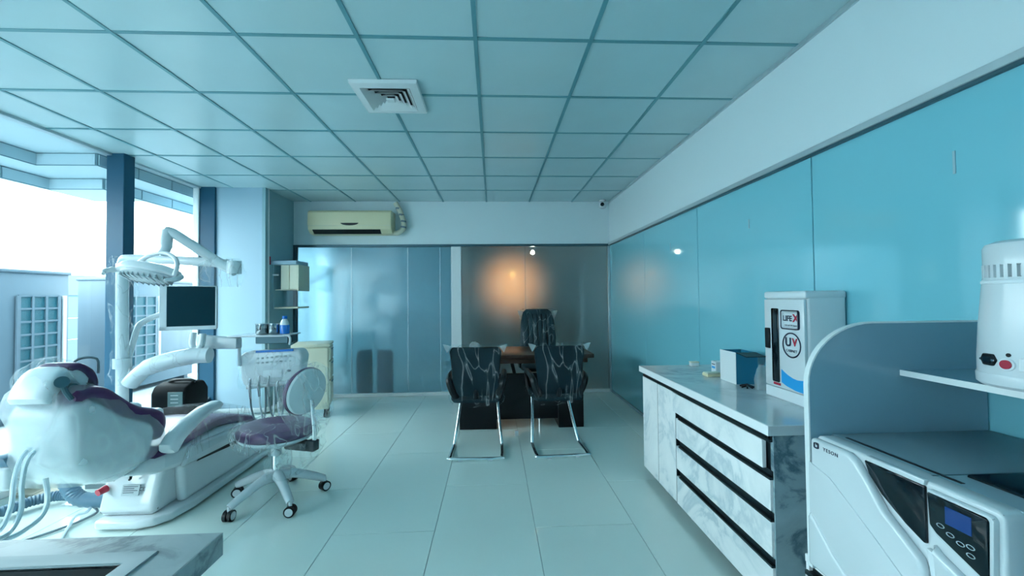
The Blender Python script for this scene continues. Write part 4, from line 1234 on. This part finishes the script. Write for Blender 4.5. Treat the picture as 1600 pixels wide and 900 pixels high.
obj('holder_bar', B().tube([(-1.950, 3.350, 0.647), (-1.584, 3.350, 0.680)], .016, 10), 'white', t)
for k, (px, py) in enumerate([(-1.908, 3.320, 0.688)[0::2], (-1.840, 3.320, 0.707)[0::2], (-1.766, 3.320, 0.705)[0::2], (-1.697, 3.320, 0.664)[0::2], (-1.619, 3.320, 0.672)[0::2]]):
    hp_ = obj('handpiece', B().tube([(px + .004, 3.315, py + .035), (px, 3.315, py), (px - .003, 3.32, py - .06), (px - .006, 3.335, py - .13)], [.007, .012, .011, .009], 10), 'steel', t)
    lo_ = .20 + .03 * (k % 3)
    obj('hose', B().tube(smooth([(px - .006, 3.335, py - .13), (px - .012, 3.36, py - .22), (px + .0, 3.40, py - .33 - .03 * (k % 2)), (px + .018, 3.46, py - .37 - .02 * (k % 2)), (px + .03, 3.48, py - .26), (px + .03, 3.48, py - .06)], 5), .007, 8), 'hose_clear' if k % 2 else 'cable', hp_)
obj('panel_cover', B().bag(lerp_specs([((-1.785, 3.420, 0.923)[0], 3.42, (-1.785, 3.420, 0.934)[2], .25, .07), ((-1.790, 3.420, 0.861)[0], 3.42, (-1.790, 3.420, 0.861)[2], .265, .09), ((-1.794, 3.420, 0.758)[0], 3.42, (-1.794, 3.420, 0.758)[2], .255, .09), ((-1.799, 3.420, 0.634)[0], 3.42, (-1.799, 3.420, 0.634)[2], .235, .085)], 3), 40, .5, .014, 8, 8), 'film_clear', t, label='clear plastic cover round the button panel')

for k, (px, lab) in enumerate((((-1.871, 3.420, 1.070)[0], 'left of two small steel cups on the instrument tray'), ((-1.780, 3.420, 1.068)[0], 'steel cup next to the blue bottle on the instrument tray'))):
    c = thing('steel_cup', lab, 'cup', (px, 3.42, tz), group='steel cups on the tray')
    mm = Matrix.Translation((px, 3.42, tz + .001))
    r_ = .048 if k == 0 else .042
    obj('cup_body', B().lathe([(r_ - .003, 0), (r_, .004), (r_, .078), (r_ - .004, .078), (r_ - .006, .008), (.001, .006)], 24, mm), 'chrome_dark', c)
    obj('rim', B().lathe([(r_, .078), (r_ + .004, .080), (r_ + .004, .085), (r_ - .004, .085)], 24, mm), 'steel', c)
bx = (-1.694, 3.420, 1.067)[0]
t = thing('spray_bottle', 'small blue bottle with white shoulder and blue cap on the tray', 'bottle', (bx, 3.42, tz))
mm = Matrix.Translation((bx, 3.42, tz + .001))
obj('bottle_body', B().lathe([(.032, 0), (.036, .004), (.036, .068), (.034, .072)], 20, mm), 'blue', t)
obj('shoulder', B().lathe([(.034, .072), (.033, .085), (.024, .108), (.016, .118), (.015, .122)], 20, mm), 'white', t)
obj('cap', B().lathe([(.018, .120), (.018, .142), (.014, .145)], 20, mm), 'blue', t)

# ------------------------------------------------------------------ black suction motor on the sill
t = thing('suction_motor', 'black suction motor with labelled end beside the second blue post', 'motor', (-3.16, 4.3, .0))
prof = [(4.14, .235), (4.12, .30), (4.12, .44), (4.16, .505), (4.26, .53), (4.40, .52), (4.46, .44), (4.46, .30), (4.42, .235)]
obj('motor_body', B().prism(prof, 'x', -3.31, -2.98, .03, 3), 'black_matte', t)
obj('end_bell', B().tube([(-3.34, 4.29, .38), (-3.30, 4.29, .38)], [.09, .125], 22), 'black_gloss', t)
obj('rating_plate', B().box(-3.14, -3.0, 4.114, 4.122, .315, .455, .003, 1), 'label_dark', t)
for k in range(3):
    obj('plate_line', B().box(-3.11, -3.04, 4.112, 4.1145, .42 - .035 * k, .426 - .035 * k), 'label', t)
obj('top_grip', B().tube(smooth([(-3.24, 4.26, .52), (-3.18, 4.25, .545), (-3.04, 4.25, .55), (-2.98, 4.26, .53)], 4), .014, 8), 'black', t)
for x in (-3.26, -3.04):
    obj('foot', B().box(x - .03, x + .03, 4.16, 4.42, .215, .245, .006, 1), 'black', t)
obj('cradle', B().box(-3.33, -2.95, 4.14, 4.44, .0, .215, .01, 1), 'black', t)

# ------------------------------------------------------------------ cream drawer cart
t = thing('drawer_cart', 'cream plastic drawer cart behind the instrument table', 'cart', (-2.06, 4.86, 0))
q0 = Matrix.Translation((-2.07, 4.86, 0)) @ Matrix.Rotation(math.radians(16), 4, 'Z')
obj('body', B().box(-.20, .17, -.18, .18, .10, .80, .008, 2, q0), 'offwhite_cool', t)
obj('top', B().box(-.215, .185, -.20, .20, .80, .835, .010, 2, q0), 'offwhite_cool', t)
for k, (z0, z1) in enumerate(((.645, .79), (.43, .63), (.16, .415))):
    dr = obj('drawer', B().box(.165, .185, -.172, .172, z0, z1, .006, 2, q0), 'offwhite_cool', t)
    obj('handle', B().box(.184, .196, -.06, .06, z1 - .035, z1 - .022, .003, 1, q0), 'dark_alu', dr)
obj('front_panel', B().box(-.19, .16, -.19, -.178, .14, .79, .005, 1, q0), 'offwhite_cool', t)
for sx_ in (-.16, .13):
    for sy_ in (-.14, .14):
        p = q0 @ Vector((sx_, sy_, 0))
        obj('caster', B().cyl((p.x - .012, p.y, .03), (p.x + .012, p.y, .03), .03, 14).box(p.x - .012, p.x + .012, p.y - .012, p.y + .012, .05, .105), 'black', t)

# ------------------------------------------------------------------ wall cabinet on the return wall
t = thing('wall_cabinet', 'small ivory wall cabinet with open lower shelf on the dark return wall', 'cabinet', (-2.7, 5.26, 1.24))
obj('top_slab', B().box(-2.706, -2.40, 5.12, 5.45, 1.765, 1.815, .01, 2), 'wall_cream', t)
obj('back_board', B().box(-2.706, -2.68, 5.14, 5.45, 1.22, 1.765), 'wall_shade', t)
for k, (x0, x1) in enumerate(((-2.60, -2.50), (-2.495, -2.40))):
    obj('door', B().box(x0, x1, 5.15, 5.17, 1.46, 1.762, .004, 1), 'offwhite_cool', t)
obj('side_panel', B().box(-2.405, -2.385, 5.15, 5.45, 1.44, 1.765, .004, 1), 'offwhite_cool', t)
obj('hanging_glass', B().box(-2.62, -2.40, 5.22, 5.226, 1.25, 1.46), 'glass', t)
obj('shelf', B().box(-2.68, -2.39, 5.15, 5.45, 1.225, 1.245, .004, 1), 'offwhite_cool', t)
obj('shelf', B().box(-2.68, -2.39, 5.18, 5.45, 1.452, 1.462), 'offwhite_cool', t)
obj('bracket', B().box(-2.69, -2.62, 5.13, 5.15, 1.63, 1.65, .003, 1), 'white_metal', t)
o = obj('red_tag', B().box(-2.705, -2.685, 5.06, 5.085, 1.76, 1.86, .004, 1), 'red')
tag(o, 'small dark red tag on the corner post above the ivory wall cabinet', 'tag')

# ------------------------------------------------------------------ rolling stool (own coordinates, front is +y)
SR = math.radians(73)
t = thing('dental_stool', 'white rolling stool with purple seat and back wrapped in clear plastic', 'stool', (-1.46, 2.84, 0), SR)
for k in range(5):
    a = math.radians(240 + 72 * k) - SR
    c_, s_ = math.cos(a), math.sin(a)
    lg = obj('base_arm', B().tube(smooth([(.02 * c_, .02 * s_, .165), (.10 * c_, .10 * s_, .160), (.22 * c_, .22 * s_, .115), (.295 * c_, .295 * s_, .082)], 4), [.040, .038, .036, .034, .032, .030, .029, .028, .027, .026, .025, .024, .022], 10), 'white', t)
    tx, ty = .295 * c_, .295 * s_
    obj('caster_stem', B().cyl((tx, ty, .05), (tx, ty, .09), .011, 10), 'white', lg)
    wa = a + (.9 if k % 2 else .5)
    wx, wy = -math.sin(wa), math.cos(wa)
    for s in (-1, 1):
        p = Vector((tx + wx * .014 * s, ty + wy * .014 * s, .033))
        d = Vector((wx, wy, 0)) * .010
        obj('wheel', B().cyl(p - d, p + d, .033, 20), 'black', lg)
        obj('wheel_cap', B().cyl(p + d * s * .8, p + d * s * 1.25, .024, 18), 'white', lg)
obj('gas_column', B().cyl((0, 0, .14), (0, 0, .30), .026, 16).cyl((0, 0, .28), (0, 0, .40), .017, 16), 'chrome', t)
obj('column_sleeve', B().cyl((0, 0, .30), (0, 0, .395), .032, 16), 'white', t)
obj('seat_pan', B().lathe([(.05, .385), (.16, .395), (.205, .42), (.208, .435)], 36, None, 1.0, 1.14), 'shell', t)
obj('seat_cushion', B().lathe([(.202, .432), (.216, .445), (.218, .475), (.20, .502), (.14, .512), (.001, .508)], 40, None, 1.0, 1.14), 'purple', t)
obj('tilt_block', B().box(-.045, .045, -.27, -.10, .355, .405, .01, 2), 'black', t)
obj('back_bar', B().tube(smooth([(0, -.22, .375), (0, -.285, .39), (0, -.30, .45), (0, -.285, .60), (0, -.275, .68)], 5), .014, 10), 'chrome', t)
obj('clamp_block', B().box(-.03, .03, -.315, -.255, .35, .42, .008, 2), 'black', t)
bm_ = Matrix.Translation((0, -.235, .735)) @ Matrix.Rotation(math.radians(-84), 4, 'X')
obj('backrest_cushion', B().lathe([(.001, .040), (.13, .040), (.165, .030), (.180, .010), (.178, -.004)], 40, bm_, 1.0, .86), 'purple', t)
obj('backrest_shell', B().lathe([(.178, -.006), (.172, -.020), (.12, -.034), (.001, -.038)], 40, bm_, .97, .84), 'shell', t)
cv = [(0, .01, .535, .10, .12), (0, .01, .528, .17, .20), (0, .01, .50, .225, .26), (0, .01, .455, .235, .28), (0, .01, .41, .215, .26), (-.03, .02, .36, .17, .20)]
obj('seat_cover', B().bag(lerp_specs(cv, 3), 48, .85, .024, 9, 5), 'film_streaky', t, label='clear plastic wrap over the seat')
cv = [(0, -.23, .915, .09, .03), (0, -.232, .895, .15, .05), (0, -.235, .84, .195, .065), (0, -.24, .74, .215, .075), (0, -.25, .65, .20, .08), (0, -.27, .58, .17, .08), (-.03, -.30, .50, .13, .08)]
obj('back_cover', B().bag(lerp_specs(cv, 3), 44, .75, .024, 9, 7), 'film', t, label='clear plastic bag over the stool back')
cv = [(0, -.20, .43, .20, .10), (-.05, -.22, .36, .22, .11), (-.07, -.20, .30, .18, .12), (-.08, -.16, .24, .12, .11), (-.08, -.12, .20, .07, .08)]
obj('hanging_film', B().bag(lerp_specs(cv, 3), 36, .8, .035, 8, 11), 'film', t, label='loose clear plastic hanging below the seat')

print('tris', sum(len(p.vertices) - 2 for o in scene.objects if o.type == 'MESH' for p in o.data.polygons))
